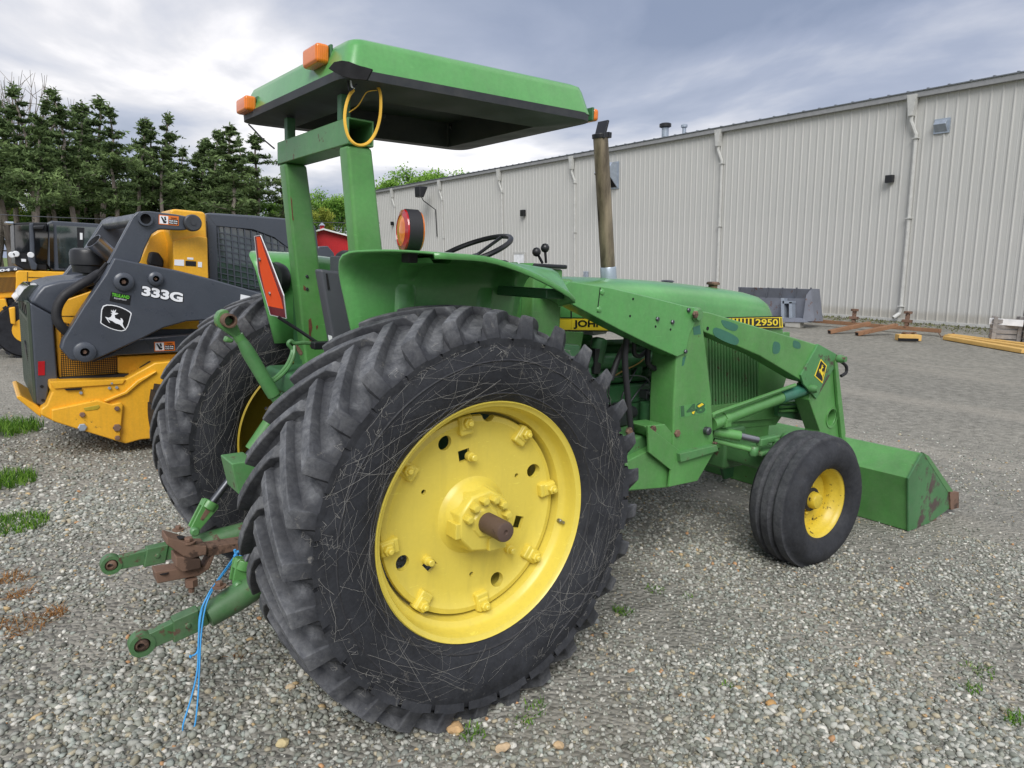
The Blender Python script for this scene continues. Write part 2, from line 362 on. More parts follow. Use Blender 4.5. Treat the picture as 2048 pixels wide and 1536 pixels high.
# ================================================================== SETTING
def terrain_mesh(xs, ys, dz=0.0):
    v = [(x, y, terr(x)+dz) for x in xs for y in ys]; n = len(ys)
    f = [[i*n+j, (i+1)*n+j, (i+1)*n+j+1, i*n+j+1] for i in range(len(xs)-1) for j in range(n-1)]
    return v, f
def gravel_mat():
    b = MB('gravel_ground'); o = b.tc.outputs['Object']
    def voro(scale, feat='F1'):
        v = b.n('ShaderNodeTexVoronoi', feature=feat); b.L(o, v.inputs['Vector']); v.inputs['Scale'].default_value = scale; return v
    v1 = voro(38); v2 = voro(85)
    def stones(v):
        hs = b.n('ShaderNodeSeparateColor'); b.L(v.outputs['Color'], hs.inputs[0])
        r = b.n('ShaderNodeValToRGB'); b.L(hs.outputs[0], r.inputs[0]); r.color_ramp.interpolation = 'CONSTANT'
        cols = [(120, 122, 120), (142, 142, 139), (160, 160, 158), (126, 130, 126), (150, 146, 132), (182, 182, 182), (118, 116, 106), (166, 150, 118)]
        e = r.color_ramp.elements; e[0].color = (*lin(*cols[0]), 1); e[1].position = 0.94; e[1].color = (*lin(*cols[-1]), 1)
        for i, c in enumerate(cols[1:-1]): k = e.new(0.14+0.135*i); k.color = (*lin(*c), 1)
        return r.outputs[0]
    c1 = stones(v1); c2 = stones(v2)
    dirt = b.ramp(b.noise(9, 7, 0.65), 0.3, 0.7, lin(108, 107, 101), lin(150, 148, 141))
    base = b.mix(b.ramp(b.noise(2.6, 4), 0.42, 0.6), c1, c2)
    base = b.mix(b.ramp(v1.outputs['Distance'], 0.009, 0.016), base, dirt)
    big = b.ramp(b.noise(0.22, 6, 0.6, 0.5), 0.32, 0.72, (0.94, 0.93, 0.90), (1.24, 1.21, 1.15)); base = b.mix(1.0, base, big, 'MULTIPLY')
    trk = b.ramp(b.noise(0.55, 4, 0.5, 0.3, stretch=(1.6, 0.16, 1)), 0.52, 0.68)
    base = b.mix(b.mix(1.0, trk, (0.45,)*3, 'MULTIPLY'), base, lin(164, 158, 146))
    b.set(base=base, rough=0.9, spec=0.2)
    h = b.n('ShaderNodeMath', operation='MULTIPLY'); b.L(v1.outputs['Distance'], h.inputs[0]); h.inputs[1].default_value = -1.0
    b.bump(h.outputs[0], 0.9, 0.02)
gravel_mat()
bf = MB('field_grass'); bf.set(base=bf.ramp(bf.noise(0.6, 8, 0.7), 0.3, 0.7, lin(70, 88, 40), lin(122, 138, 70)), rough=0.9); bf.bump(bf.noise(12, 6), 0.5, 0.05)
xs = list(np.arange(-12, 26.01, 1.0)); ys = [-40, -25, -15, -10, -6, -3, 0, 3, 6, 9, 12, 16, 22, 30, 45, 60]
tag(obj('ground', terrain_mesh(xs, ys), 'gravel_ground'), kind='structure')
tag(obj('field', terrain_mesh([-300, -60, -20]+list(np.arange(-10, 26.01, 2.0))+[60, 300], [-300, -60, -20, 0, 20, 60, 100, 400], -0.06), 'field_grass'), kind='structure')
# ------------------------------------------------------------------ the long metal shed
DW = np.array([0.037, 0.9993, -0.002]); DW /= np.linalg.norm(DW); DN = np.cross(DW, UP)
W0 = np.array([23.195, 9.859, 0.577])
def wl(px, py):
    """photo pixel -> (along, height) on the shed wall"""
    q = plane(px, py, W0, DN)-W0; return float(np.dot(q, DW)), float(np.dot(q, UP))
def wp(a, h, o=0.0): return W0+DW*a+UP*h-DN*o          # o: distance out from the wall, towards the yard
WR = np.stack([DW, UP, -DN], 1)
def wbox(a0, a1, h0, h1, o0, o1): return box(wp((a0+a1)/2, (h0+h1)/2, (o0+o1)/2), (a1-a0, h1-h0, o1-o0), WR)
EH = 7.14; A0, A1 = -14.3, 41.0
shed = thing('metal_shed', wp(13, 0), 'long beige ribbed metal shed with grey gutter across the yard', 'shed')
PITCH = 0.305
def panel_mesh():
    pr = [(0.0, 0), (0.045, 0), (0.060, 0.026), (0.090, 0.026), (0.105, 0), (0.19, 0), (0.196, 0.006), (0.204, 0.006), (0.21, 0), (PITCH-0.002, 0)]
    v = []; f = []
    for h in (0.06, EH):
        for a, o in pr: v.append(DW*a+UP*h-DN*o)
    n = len(pr)
    for i in range(n-1): f.append([i, i+1, n+i+1, n+i])
    return v, f
pm = bpy.data.meshes.new('wall_panel'); pmv = panel_mesh(); pm.from_pydata([tuple(a) for a in pmv[0]], [], pmv[1]); pm.materials.append(MATS['wall_sheet'])
npan = int((A1-A0)/PITCH)
for i in range(npan):
    o = bpy.data.objects.new('wall_panel', pm); COL.objects.link(o); o.parent = shed; o.matrix_parent_inverse = Matrix.Translation(-EMPTY_LOC[shed]); o.location = tuple(wp(A0+i*PITCH, 0, 0.0))
obj('wall', wbox(A0, A1, -0.3, EH, -0.25, -0.02), 'wall_sheet', shed)
obj('base_trim', wbox(A0, A1, 0.0, 0.10, -0.02, 0.045), 'downspout', shed)
obj('foundation', wbox(A0, A1, -0.4, 0.0, -0.02, 0.02), 'concrete', shed)
obj('gutter', wbox(A0, A1, EH-0.06, EH+0.10, 0.0, 0.16), 'gutter', shed, bevel=0.01)
roof_v = [wp(A0, EH+0.115, 0.19), wp(A1, EH+0.115, 0.19), wp(A1, EH+1.3, -18), wp(A0, EH+1.3, -18)]
obj('roof', extr(roof_v, UP*0.03), 'roof_metal', shed)
obj('end_wall', extr([wp(A0, -0.3, -0.03), wp(A0, EH+.1, -0.03), wp(A0, EH+1.28, -18), wp(A0, -0.3, -18)], DW*0.1), 'wall_sheet', shed)
obj('end_wall', extr([wp(A1, -0.3, -0.03), wp(A1, EH+.1, -0.03), wp(A1, EH+1.28, -18), wp(A1, -0.3, -18)], -DW*0.1), 'wall_sheet', shed)
sm = join(wbox(-0.03, 0.03, 0.0, 0.036, -1.2, 0.0)); sm.transform(Matrix.Translation(-Vector(W0))); sm.materials.append(MATS['roof_metal'])
for i in range(int((A1-A0)/0.61)):
    o = bpy.data.objects.new('roof_seam', sm); COL.objects.link(o); o.parent = shed; o.matrix_parent_inverse = Matrix.Translation(-EMPTY_LOC[shed]); o.location = tuple(wp(A0+0.3+i*0.61, EH+0.135, 0.185))
def downspout(a):
    hd = [(a-0.15, EH+0.04), (a+0.15, EH+0.04), (a+0.07, EH-0.6), (a-0.07, EH-0.6)]
    d = obj('downspout', tube([wp(a, EH-0.55, 0.13), wp(a, EH-0.75, 0.13), wp(a-0.16, EH-1.18, 0.07), wp(a-0.16, EH-1.3, 0.07), wp(a-0.16, 0.45, 0.07), wp(a-0.14, 0.28, 0.09), wp(a-0.05, 0.14, 0.30)], 0.062, 8), 'downspout', shed)
    obj('leader_head', extr([wp(x, h, 0.03) for x, h in hd], -DN*0.21), 'downspout', d, bevel=0.01)
    for h in (EH-1.3, EH*0.47, 0.5): obj('strap', wbox(a-0.25, a-0.07, h, h+0.03, 0.0, 0.155), 'downspout', d)
for px, py in ((1828, 225), (1441, 290), (1002, 372), (883, 392), (788, 405)): downspout(wl(px, py)[0])
downspout((wl(1441, 290)[0]+wl(1002, 372)[0])/2+1.3)
def hood(px, py, w, h, d, mat, name, dark=True):
    a, b = wl(px, py)
    o = obj(name, extr([wp(a-w/2, b+h/2, 0.03), wp(a-w/2, b+h/2, d*0.55), wp(a-w/2, b+h/8, d), wp(a-w/2, b-h/2, 0.06), wp(a-w/2, b-h/2, 0.03)], DW*w), mat, shed, bevel=0.008)
    obj('flange', wbox(a-w/2-0.05, a+w/2+0.05, b-h/2-0.05, b+h/2+0.05, 0.0, 0.05), 'galvanised' if mat == 'galvanised' else mat, o)
    if dark: obj('opening', extr([wp(a-w/2+.03, b+h/8-.04, d-0.01), wp(a+w/2-.03, b+h/8-.04, d-0.01), wp(a+w/2-.03, b-h/2+.03, 0.075), wp(a-w/2+.03, b-h/2+.03, 0.075)], -DN*0.03), 'black_void', o)
hood(1224, 352, 0.9, 1.15, 0.75, 'galvanised', 'exhaust_hood'); hood(1885, 252, 0.36, 0.34, 0.22, 'galvanised', 'vent_hood', False)
for px, py, w in ((1783, 358, 0.24), (1049, 426, 0.34), (787, 447, 0.26)): 
    a, b = wl(px, py); o = obj('wall_light', wbox(a-w/2, a+w/2, b-w/2, b+w/2, 0.03, 0.2), 'black_plastic', shed, bevel=0.015); obj('light_lens', wbox(a-w*.4, a+w*.4, b-w*.56, b-w/2-.002, 0.06, 0.19), 'cab_glass', o)
a, b = wl(1175, 549); obj('meter_box', wbox(a-.12, a+.12, b-.16, b+.16, .03, .18), 'galvanised', shed, bevel=.01)
a, b = wl(1040, 516)[0], 2.3
d = obj('door', wbox(a-.5, a+.5, 0.05, b, .035, .06), 'white', shed); obj('door_frame', join(wbox(a-.6, a+.6, b, b+.1, .03, .09), wbox(a-.6, a-.5, 0, b, .03, .09), wbox(a+.5, a+.6, 0, b, .03, .09)), 'downspout', d)
obj('door_handle', wbox(a+.36, a+.42, 1.0, 1.15, .06, .11), 'steel', d)
a, b = wl(868, 384)
fl = obj('floodlight', extr([wp(a+.55, b+.3, .55), wp(a+.55, b+.35, 1.2), wp(a+.45, b-.35, 1.25), wp(a+.45, b-.4, .95)], -DW*0.75), 'black_plastic', shed, bevel=.04)
obj('lamp_glass', extr([wp(a+.57, b+.24, .66), wp(a+.57, b+.28, 1.15), wp(a+.47, b-.28, 1.18), wp(a+.47, b-.3, .98)], DW*0.02), 'galvanised', fl)
obj('bracket', tube([wp(a, b-.3, 1.0), wp(a-.1, b-.6, .9), wp(a-.3, b-1.2, .1), wp(a-.3, b-3.0, .06)], .035, 6), 'black_plastic', fl)
for px, p0, p1, r in ((1330, 248, 275, .17), (1368, 250, 268, .09)):
    q = wp(wl(px, p1)[0], 0, 0)+0; k = plane(px, p1+6, W0+DN*2.5, DN); t = plane(px, p0, W0+DN*2.5, DN); ht = float(np.dot(t-k, UP))
    o = obj('flue', lathe([(r, -0.8), (r, ht*0.8)], k, UP, 14), 'galvanised', shed, smooth=True)
    obj('flue_cap', lathe([(r*1.1, ht*.76), (r*1.7, ht*.82), (r*1.7, ht*1.0), (r*1.2, ht*1.05)], k, UP, 14), 'black_plastic' if r > .1 else 'galvanised', o, smooth=True)
# ------------------------------------------------------------------ red barn far behind
D = 75.0
def bp(px, py, dd=0.0): return dist(px, py, D+dd)
vv = ray(660, 480); hv = np.array([vv[0], vv[1], 0]); hv /= np.linalg.norm(hv)
barn = thing('red_barn', bp(650, 540), 'red barn with white trimmed gable and small roof cupola', 'barn')
BQ = [(600, 545), (600, 472), (648, 459), (704, 474), (704, 545)]
obj('wall', extr([bp(*p) for p in BQ], hv*14), 'red_barn', barn)
for i in range(28):
    t = i/27; x = 603+t*100; top = 472-(x-600)*13/48 if x < 648 else 459+(x-648)*15/56
    obj('batten', extr([bp(x-0.35, 545, -.05), bp(x-0.35, top+.4, -.05), bp(x+0.35, top+.4, -.05), bp(x+0.35, 545, -.05)], -hv*0.05), 'red_barn', barn)
rf = obj('roof', extr([bp(645, 456, -.6), bp(712, 474, -.6), bp(712, 476.5, -.6), bp(645, 459, -.6)], hv*15), 'white', barn)
obj('roof', extr([bp(649, 456, -.6), bp(592, 471, -.6), bp(592, 474, -.6), bp(649, 459, -.6)], hv*15), 'white', barn)
obj('corner_trim', extr([bp(703, 545, -.1), bp(703, 473, -.1), bp(706, 474, -.1), bp(706, 545, -.1)], hv*0.3), 'white', barn)
cu = obj('cupola', extr([bp(640, 460, 3), bp(640, 450, 3), bp(648, 450, 3), bp(648, 460, 3)], hv*1.2), 'red_barn', rf)
ap = bp(644, 444.5, 3.6); q = [bp(638, 450.5, 2.7), bp(650, 450.5, 2.7), bp(650, 450.5, 2.7)+hv*1.8, bp(638, 450.5, 2.7)+hv*1.8]
obj('cupola_roof', fixn([ap]+q, [[0, 1, 2], [0, 2, 3], [0, 3, 4], [0, 4, 1], [4, 3, 2, 1]]), 'galvanised', rf)
# ================================================================== THE TRACTOR
YC = 1.0; ZC = 0.753
tractor = thing('tractor', (1.1, YC, 0), 'green tractor with yellow wheels, canopy roof and front loader', 'tractor')
T = tractor
def part(name, me, mat, parent=None, **k): return obj(name, me, mat, parent or T, **k)
YA = np.array([0, -1.0, 0])
# ---------------------------------------------------------------- rear tyre
def rear_tyre():
    prof = [(.452, .012), (.470, -.008), (.505, -.026), (.560, -.042), (.620, -.046), (.660, -.040), (.688, -.029), (.706, -.010), (.722, .03), (.738, .09), (.746, .15), (.749, .215)]
    prof = prof+[(r, .43-y) for r, y in prof[-2::-1]]
    def yat(r):                       # outer sidewall surface
        for (a, b), (c, d) in zip(prof[:8], prof[1:8]):
            if a <= r <= c: return b+(d-b)*(r-a)/(c-a)
        return prof[7][1]
    n = 144; v = []; f = []; w = []
    for r, y in prof:
        for k in range(n):
            a = 2*math.pi*k/n; v.append([r*math.cos(a), y, r*math.sin(a)]); w.append(0.85 if r > .715 else (0.5 if r > .69 else 0.06))
    m = len(prof)
    for i in range(m-1):
        for k in range(n): f.append([i*n+k, i*n+(k+1) % n, (i+1)*n+(k+1) % n, (i+1)*n+k])
    NL = 29
    sec = [(-.078, 0.0, .8), (-.050, .006, .75), (-.033, .020, .3), (-.027, .0495, .6), (-.022, .0525, 1.), (.020, .0525, 1.), (.025, .0495, .6), (.031, .020, .2), (.044, .007, .6), (.064, 0.0, .8)]
    for side in (0, 1):
        for i in range(NL):
            th = 2*math.pi*(i+0.5*side)/NL+R.uniform(-.004, .004); base = len(v); st = []
            ts = [0, .1, .3, .55, .8, .93, 1.0, 1.0, 1.0]
            for q, t in enumerate(ts):
                y = .245-.265*t; ang = th+0.33*(t**1.12)
                if q == 0: hs, ws = 0.35, .7
                elif q >= 7: hs, ws = None, 1.05
                else: hs, ws = 1.0, 0.88+.2*t
                row = []
                for s, h, we in sec:
                    if hs is None: RT = .78; rr = .692+0.004*(h > .02); yy = -.044
                    else:
                        RT = .791-.013*((y-.215)/.235)**2; r0 = 0.749-0.029*((y-.215)/.2)**2-(0.012 if t >= 1 else 0.0)*(h < .01)
                        rr = r0-.006+(RT-r0+.006)*(h/.0525)*hs if h > 0 else r0-.006; yy = y-(.012 if t >= 1 and h < .02 else 0)
                    if q == 8: rr = .655+.002*(h > .02); yy = -.037
                    da = s*ws/RT; a = ang+da
                    if side: yy = .43-yy
                    v.append([rr*math.cos(a), yy, rr*math.sin(a)]); w.append(we if q < 6 else (.75 if q == 6 and h > .03 else .12))
                    row.append(len(v)-1)
                st.append(row)
            for a, b in zip(st, st[1:]):
                for j in range(len(sec)-1):
                    q = [a[j], a[j+1], b[j+1], b[j]]; f.append(q if side else q[::-1])
    v = np.array(v); v[:, 2] += ZC
    lo = v[:, 2] < 0.02                                   # the tyre flattens where it bears on the gravel
    v[lo, 2] = np.where(v[lo, 2] < 0, -0.006+0.15*v[lo, 2], v[lo, 2])
    bul = np.clip((0.25-v[:, 2])/.25, 0, 1); v[:, 1] += np.where(v[:, 1] < .1, -0.016, np.where(v[:, 1] > .33, .016, 0))*bul
    me = bpy.data.meshes.new('tyre'); me.from_pydata(v.tolist(), [], f); at = me.attributes.new('wear', 'FLOAT', 'POINT'); at.data.foreach_set('value', [float(x) for x in w])
    me.polygons.foreach_set('use_smooth', [True]*len(f)); me.set_sharp_from_angle(angle=math.radians(24)); return me, yat
tyre_me, side_y = rear_tyre()
C0 = (0, 0, ZC); AX = (0, 1, 0)
rim_prof = [(.452, .004), (.457, -.003), (.461, .002), (.459, .012), (.452, .018), (.446, .03), (.443, .062), (.436, .075), (.420, .085), (.413, .11), (.410, .15), (.398, .17), (.396, .26), (.412, .29), (.443, .36), (.446, .40), (.457, .432),
            (.448, .436), (.438, .40), (.433, .36), (.402, .295), (.386, .262), (.386, .168), (.400, .145), (.402, .11), (.408, .082), (.424, .070), (.432, .058), (.434, .03), (.440, .010)]
rim_me = lathe(rim_prof, C0, AX, 96, closed=True)
disc_prof = [(.060, .052), (.100, .046), (.118, .060), (.132, .098), (.152, .114), (.30, .119), (.345, .112), (.368, .100), (.388, .104), (.392, .118), (.385, .135), (.34, .138), (.19, .130), (.14, .11), (.11, .075), (.060, .075)]
def polar(r, deg, y): a = math.radians(deg); return np.array([r*math.cos(a), y, ZC+r*math.sin(a)])
cutters = [lathe([(.029, 0.0), (.029, .3)], polar(.323, a, 0), AX, 20) for a in (113.4, 24, -66, -156.5)]
cutters += [lathe([(.030, 0.0), (.030, .3)], polar(.395, 82, 0), AX, 16)]
for a in (99.6, -18, -138): 
    ra = math.radians(a); cutters.append(box(polar(.242, a, .15), (.044, .3, .05), [[math.cos(ra), 0, -math.sin(ra)], [0, 1, 0], [math.sin(ra), 0, math.cos(ra)]]))
cutters += [lathe([(.010, 0), (.010, .3)], polar(.245, a, 0), AX, 10) for a in (150, 30, -88)]
disc_me = cut(lathe(disc_prof, C0, AX, 72, closed=True), cutters)
def rear_wheel_parts(mirror=False):
    def place(o):
        if mirror: o.scale = (1, -1, 1); o.location = (0, 2*YC, 0)
        return o
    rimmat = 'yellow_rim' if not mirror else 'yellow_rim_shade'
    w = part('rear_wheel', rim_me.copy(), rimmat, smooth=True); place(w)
    t = obj('tyre', tyre_me.copy(), 'tyre', w); d = obj('wheel_disc', disc_me.copy(), rimmat, w, bevel=.003)
    for k in range(8):
        a = 98-45*k
        ra = math.radians(a); M3 = [[math.cos(ra), 0, -math.sin(ra)], [0, 1, 0], [math.sin(ra), 0, math.cos(ra)]]
        lug = join(box(polar(.362, a, .108), (.075, .038, .058), M3), box(polar(.372, a, .091), (.055, .018, .05), M3))
        obj('clamp', lug, rimmat, w, bevel=.008)
        obj('nut', join(bolt(polar(.374, a, .083), YA, .021, .018), lathe([(.011, 0), (.011, .026), (.008, .030)], polar(.374, a, .083), YA, 10)), rimmat, w, bevel=.0015)
    for k in range(10):
        a = 161-30*k
        if 180 < (a % 360) < 330: continue
        obj('hub_bolt', join(bolt(polar(.090, a, .022), YA, .0175, .030), lathe([(.011, .03), (.011, .032)], polar(.090, a, .022), YA, 10)), rimmat, w, bevel=.002)
    for a, r in ((109, .195), (-30, .21), (-131, .20)): obj('stud', lathe([(.018, -.01), (.018, .012), (.013, .014), (.013, .034), (.010, .037)], polar(r+.04, a-14, .108), YA, 12), rimmat, w, smooth=True)
    hub = join(lathe([(.046, .075), (.128, .09), (.122, .035), (.114, .022), (.080, .020), (.060, .020), (.058, .012), (.046, .012)], C0, AX, 9), box(polar(.105, -60, .055), (.08, .09, .05)), box(polar(.105, 190, .06), (.05, .07, .06)))
    obj('hub', hub, rimmat, w, bevel=.006)
    if not mirror:
        ax = lathe([(.039, .10), (.039, -.094), (.036, -.104), (.030, -.106), (.009, -.106), (.007, -.100), (.001, -.100)], C0, AX, 28)
        obj('axle_shaft', cut(ax, [box(polar(.040, 62, -.03), (.014, .26, .012))]), 'axle_steel', w, smooth=True)
        obj('valve_stem', lathe([(.009, 0), (.009, .015), (.006, .02), (.006, .035)], polar(.418, -12, .075), YA, 10), 'steel', w)
    return w
wr = rear_wheel_parts(); wlf = rear_wheel_parts(True)
# moulded ribs round the tyre walls
for r0 in (.492, .615):
    obj('wall_rib', lathe([(r0-.004, side_y(r0-.004)-.0005), (r0, side_y(r0)-.0035), (r0+.004, side_y(r0+.004)-.0005), (r0, side_y(r0)+.004)], C0, AX, 96, closed=True), 'tyre_rib', wr, smooth=True)
# ---------------------------------------------------------------- front wheels
def front_wheel(cx, cy, cz, steer, mirror=False):
    n = 96; RF = .397
    prof = [(.213, .012), (.225, -.004), (.25, -.018), (.29, -.027), (.325, -.022), (.347, -.008), (.360, .012), (.372, .020), (.388, .024), (.3905, .030), (.3925, .066), (.384, .074), (.374, .080), (.374, .088), (.385, .094), (.3965, .101), (.398, .139), (.387, .146), (.376, .152), (.376, .160), (.384, .166), (.3925, .174), (.3905, .208), (.388, .214), (.372, .218), (.36, .228), (.347, .248), (.325, .262), (.29, .267), (.25, .258), (.225, .244), (.213, .228)]
    prof = [(.213+(r-.213)*1.08, .12+(y-.12)*1.12) for r, y in prof]
    v = []; f = []; w = []
    for r, y in prof:
        for k in range(n): a = 2*math.pi*k/n; v.append([r*math.cos(a), y, r*math.sin(a)]); w.append(.35 if r > .386 else .1)
    for i in range(len(prof)-1):
        for k in range(n): f.append([i*n+k, i*n+(k+1) % n, (i+1)*n+(k+1) % n, (i+1)*n+k])
    v = np.array(v); zb = -cz; lo = v[:, 2] < zb; v[lo, 2] = zb-.004+.1*(v[lo, 2]-zb)
    me = bpy.data.meshes.new('tyre'); me.from_pydata(v.tolist(), [], f); at = me.attributes.new('wear', 'FLOAT', 'POINT'); at.data.foreach_set('value', w)
    me.polygons.foreach_set('use_smooth', [True]*len(f)); me.set_sharp_from_angle(angle=math.radians(38))
    rp = [(.213, .006), (.219, .000), (.2195, .006), (.214, .014), (.206, .028), (.202, .05), (.190, .062), (.180, .085), (.178, .15), (.200, .19), (.214, .225), (.219, .236), (.212, .238), (.196, .2), (.172, .15), (.172, .085), (.182, .060), (.194, .046), (.199, .028), (.206, .012)]
    rm = lathe(rp, (0, 0, 0), AX, 64, closed=True)
    M = Matrix.Translation((cx, cy, cz))@Matrix.Rotation(steer, 4, 'Z')
    if mirror: M = M@Matrix.Diagonal((1, -1, 1, 1))
    for q in (me, rm): q.transform(M)
    w_ = part('front_wheel', rm, 'yellow_rim_dirty', smooth=True); obj('tyre', me, 'tyre_front', w_)
    dm = lathe([(.045, .095), (.060, .100), (.10, .125), (.15, .118), (.178, .112), (.178, .122), (.15, .128), (.10, .135), (.045, .115)], (0, 0, 0), AX, 48, closed=True); dm.transform(M); obj('wheel_disc', dm, 'yellow_rim_dirty', w_, smooth=True)
    hb = join(lathe([(.075, .11), (.072, .085), (.052, .078), (.050, .050), (.044, .038), (.030, .034), (.001, .033)], (0, 0, 0), AX, 24)); hb.transform(M); obj('hub', hb, 'yellow_rim_dirty', w_, smooth=True)
    gr = lathe([(.068, .0775), (.074, .084), (.074, .088), (.05, .0785)], (0, 0, 0), AX, 24, closed=True); gr.transform(M); obj('grease_seal', gr, 'black_rubber', w_)
    for k in range(6):
        a = math.radians(60*k+20); b = bolt((.088*math.cos(a), .108, .088*math.sin(a)), YA, .013, .018); b.transform(M); obj('nut', b, 'yellow_rim_dirty', w_)
    return w_
front_wheel(2.505, .054, .3846, -.048); front_wheel(2.505, 1.946, .3846, -.048, True)
# ---------------------------------------------------------------- fenders
def fender(mirror=False):
    rows = []; ns = 15
    def sect(x, u):
        # u 0..1 rear->front ; returns cross-section points (y,z) from wall foot to outer lip
        zt = 1.728-0.045*max(0, u-.25)/.75; drop = 0.0 if u < .3 else 0.125*((u-.3)/.7)**1.6
        yo = .075+0.0*u
        if u > .9: yo += .16*((u-.9)/.1)**2
        P = [(.505, 1.28), (.505, 1.45), (.505, zt-.13)]
        for k in range(1, 7): a = math.pi/2*k/6; P.append((.505-.12*(1-math.cos(a)), zt-.12+.12*math.sin(a)))
        for k in range(1, 9):
            t = k/8; q_ = max(0, (t-.5)/.5); P.append((.385+(yo-.385)*t, zt+.006*math.sin(math.pi*t)-drop*(q_*q_*(3-2*q_))**1.1))
        P.append((yo-.004, P[-1][1]-.018)); return P
    th = .008; secs = []
    for i in range(ns):
        u = i/(ns-1); x0 = -.385+.885*u; S = sect(x0, u); row = []
        for (y, z) in S:
            xr = -.385+.10*max(0, min(1, (1.70-z)/.42))+.17*max(0, (.45-y)/.375)*(z > 1.55)        # the rear edge slopes forward towards its foot
            xf = .50-.06*max(0, (1.60-z)/.3)
            row.append((xr+(xf-xr)*u, y, z))
        secs.append(row)
    m = len(secs[0]); v = [p for r in secs for p in r]; f = [[i*m+j, i*m+j+1, (i+1)*m+j+1, (i+1)*m+j] for i in range(ns-1) for j in range(m-1)]
    me = fixn(v, f)
    o = part('fender', me, 'green_clean', smooth=True); s = o.modifiers.new('s', 'SOLIDIFY'); s.thickness = th; s.offset = 0
    def rib(x0, lean, w):
        S = sect(0, .35); pts = []
        for y, z in S[:13]: pts.append((x0+lean*(z-1.3)+(0.0), y-.012 if z < 1.60 else y, z if z < 1.6 else z-.012))
        n = len(pts); vv = []; ff = []
        for (x, y, z) in pts:
            for dx, d in ((-w/2, 0), (-w/3, .018), (w/3, .018), (w/2, 0)):
                a = max(0, min(1, (z-1.58)/.12)); vv.append((x+dx, y+.012-d*(1-a), z-d*a))
        for i in range(n-1):
            for k in range(3): ff.append([i*4+k, i*4+k+1, (i+1)*4+k+1, (i+1)*4+k])
        obj('stiffener', fixn(vv, ff), 'green_clean', o, smooth=True)
    rib(-.10, .04, .10); rib(.27, .10, .085)
    if mirror: o.scale = (1, -1, 1); o.location = (0, 2*YC, 0)
    return o
fr = fender(); fl_ = fender(True)
part('bracket_bar', bb(.36, .46, .16, .50, 1.575, 1.615), 'green_dark', bevel=.006)
def flasher(c, s=1):
    c = np.array(c); A = np.array([1., -0.20*s, 0]); h = part('flasher', lathe([(.074, -.024), (.078, -.02), (.078, .024), (.074, .028)], c, A, 36), 'black_rubber', smooth=True)
    obj('red_lens', lathe([(.076, -.024), (.074, -.030), (.056, -.036), (.055, -.032), (.070, -.022)], c, A, 36, closed=True), 'red_lens', h, smooth=True)
    obj('amber_lens', lathe([(.056, -.033), (.035, -.039), (.001, -.041)], c, A, 30, cap=False), 'amber', h, smooth=True)
    obj('amber_lens', lathe([(.075, .026), (.071, .034), (.03, .040), (.001, .042)], c, A, 30, cap=False), 'amber', h, smooth=True)
    obj('stalk', bb(c[0]-.02, c[0]+.02, c[1]-.03, c[1]+.03, c[2]-.115, c[2]-.07), 'black_rubber', h, bevel=.006)
flasher(Y(820, 462, .30))
# tail lamp on the far fender
part('tail_lamp', lathe([(.03, .02), (.075, .01), (.085, -.02), (.08, -.045), (.001, -.05)], Y(560, 558, 1.52), (1, .3, 0), 24), 'black_plastic', smooth=True)
# ---------------------------------------------------------------- roll bar and canopy
def boxtube(x0, x1, y0, y1, z0, z1, t=.008):
    return cut(fixn(*bb(x0, x1, y0, y1, z0, z1)), [bb(x0+t, x1-t, y0-.01, y1+.01, z0+t, z1-t)])
def rust_mark(pts, y): part('rust_streak', extr([Y(a, b, y) for a, b in pts], (0, .001, 0)), 'rust_flake')
simple('rust_flake', lin(104, 66, 48), .9, var=.35, vs_=60)
rb = part('roll_bar', boxtube(-.292, -.182, .603, 1.397, 2.137, 2.236), 'green_worn', bevel=.006)
def post(ya, yb, top, bot, w0, w1, xt, xb):
    P = [(xt, ya, top), (xt+w0, ya, top), (xb+w1, ya, bot), (xb, ya, bot)]
    return extr(P, (0, yb-ya, 0))
part('roll_bar_post', post(.612, .700, 2.137, .80, .106, .15, -.290, -.16), 'green', bevel=.014)
part('roll_bar_post', post(1.300, 1.388, 2.137, .80, .106, .15, -.290, -.16), 'green', bevel=.014)
part('post_gusset', post(1.34, 1.47, 1.52, .85, .05, .30, -.20, -.20), 'green_dark', bevel=.01)
part('post_gusset', post(.53, .66, 1.50, .85, .05, .30, -.20, -.20), 'green_dark', bevel=.01)
rust_mark([(581, 392), (584, 400), (586, 430), (588, 441), (585, 440), (583, 415)], 1.2988); rust_mark([(617, 640), (622, 636), (625, 655), (622, 668), (626, 690), (620, 694), (618, 668)], 1.2988); rust_mark([(607, 570), (612, 575), (611, 582), (607, 580)], 1.2988); rust_mark([(632, 652), (636, 650), (636, 656), (633, 660)], 1.2988); rust_mark([(645, 597), (655, 596), (656, 598), (646, 599)], 1.2988)
for yy in (.68, 1.32):
    for zz in (1.62, 1.56): part('bolt', bolt((-.19, yy-.0+(-.07 if yy < 1 else -.02), zz), YA, .008, .006), 'steel_dark')
CQ = [np.array(p) for p in ((-.375, 1.68, 2.350), (-.345, .50, 2.352), (.815, .425, 2.362), (.835, 1.56, 2.362))]   # rear-left, rear-right, front-right, front-left
cc = sum(CQ)/4
def ring(ins, z, rad=.09, n=6):
    P = []
    for i in range(4):
        c = CQ[i]; e1 = CQ[i-1]-c; e2 = CQ[(i+1) % 4]-c; e1 = e1/np.linalg.norm(e1); e2 = e2/np.linalg.norm(e2)
        k = c+(e1+e2)*ins; k = k+np.array([0, 0, z]); r = max(.01, rad-ins*.3); p1 = k+e1*r; p2 = k+e2*r
        for j in range(n+1):
            t = j/n; P.append((1-t)**2*p1+2*t*(1-t)*k+t*t*p2)
    return P
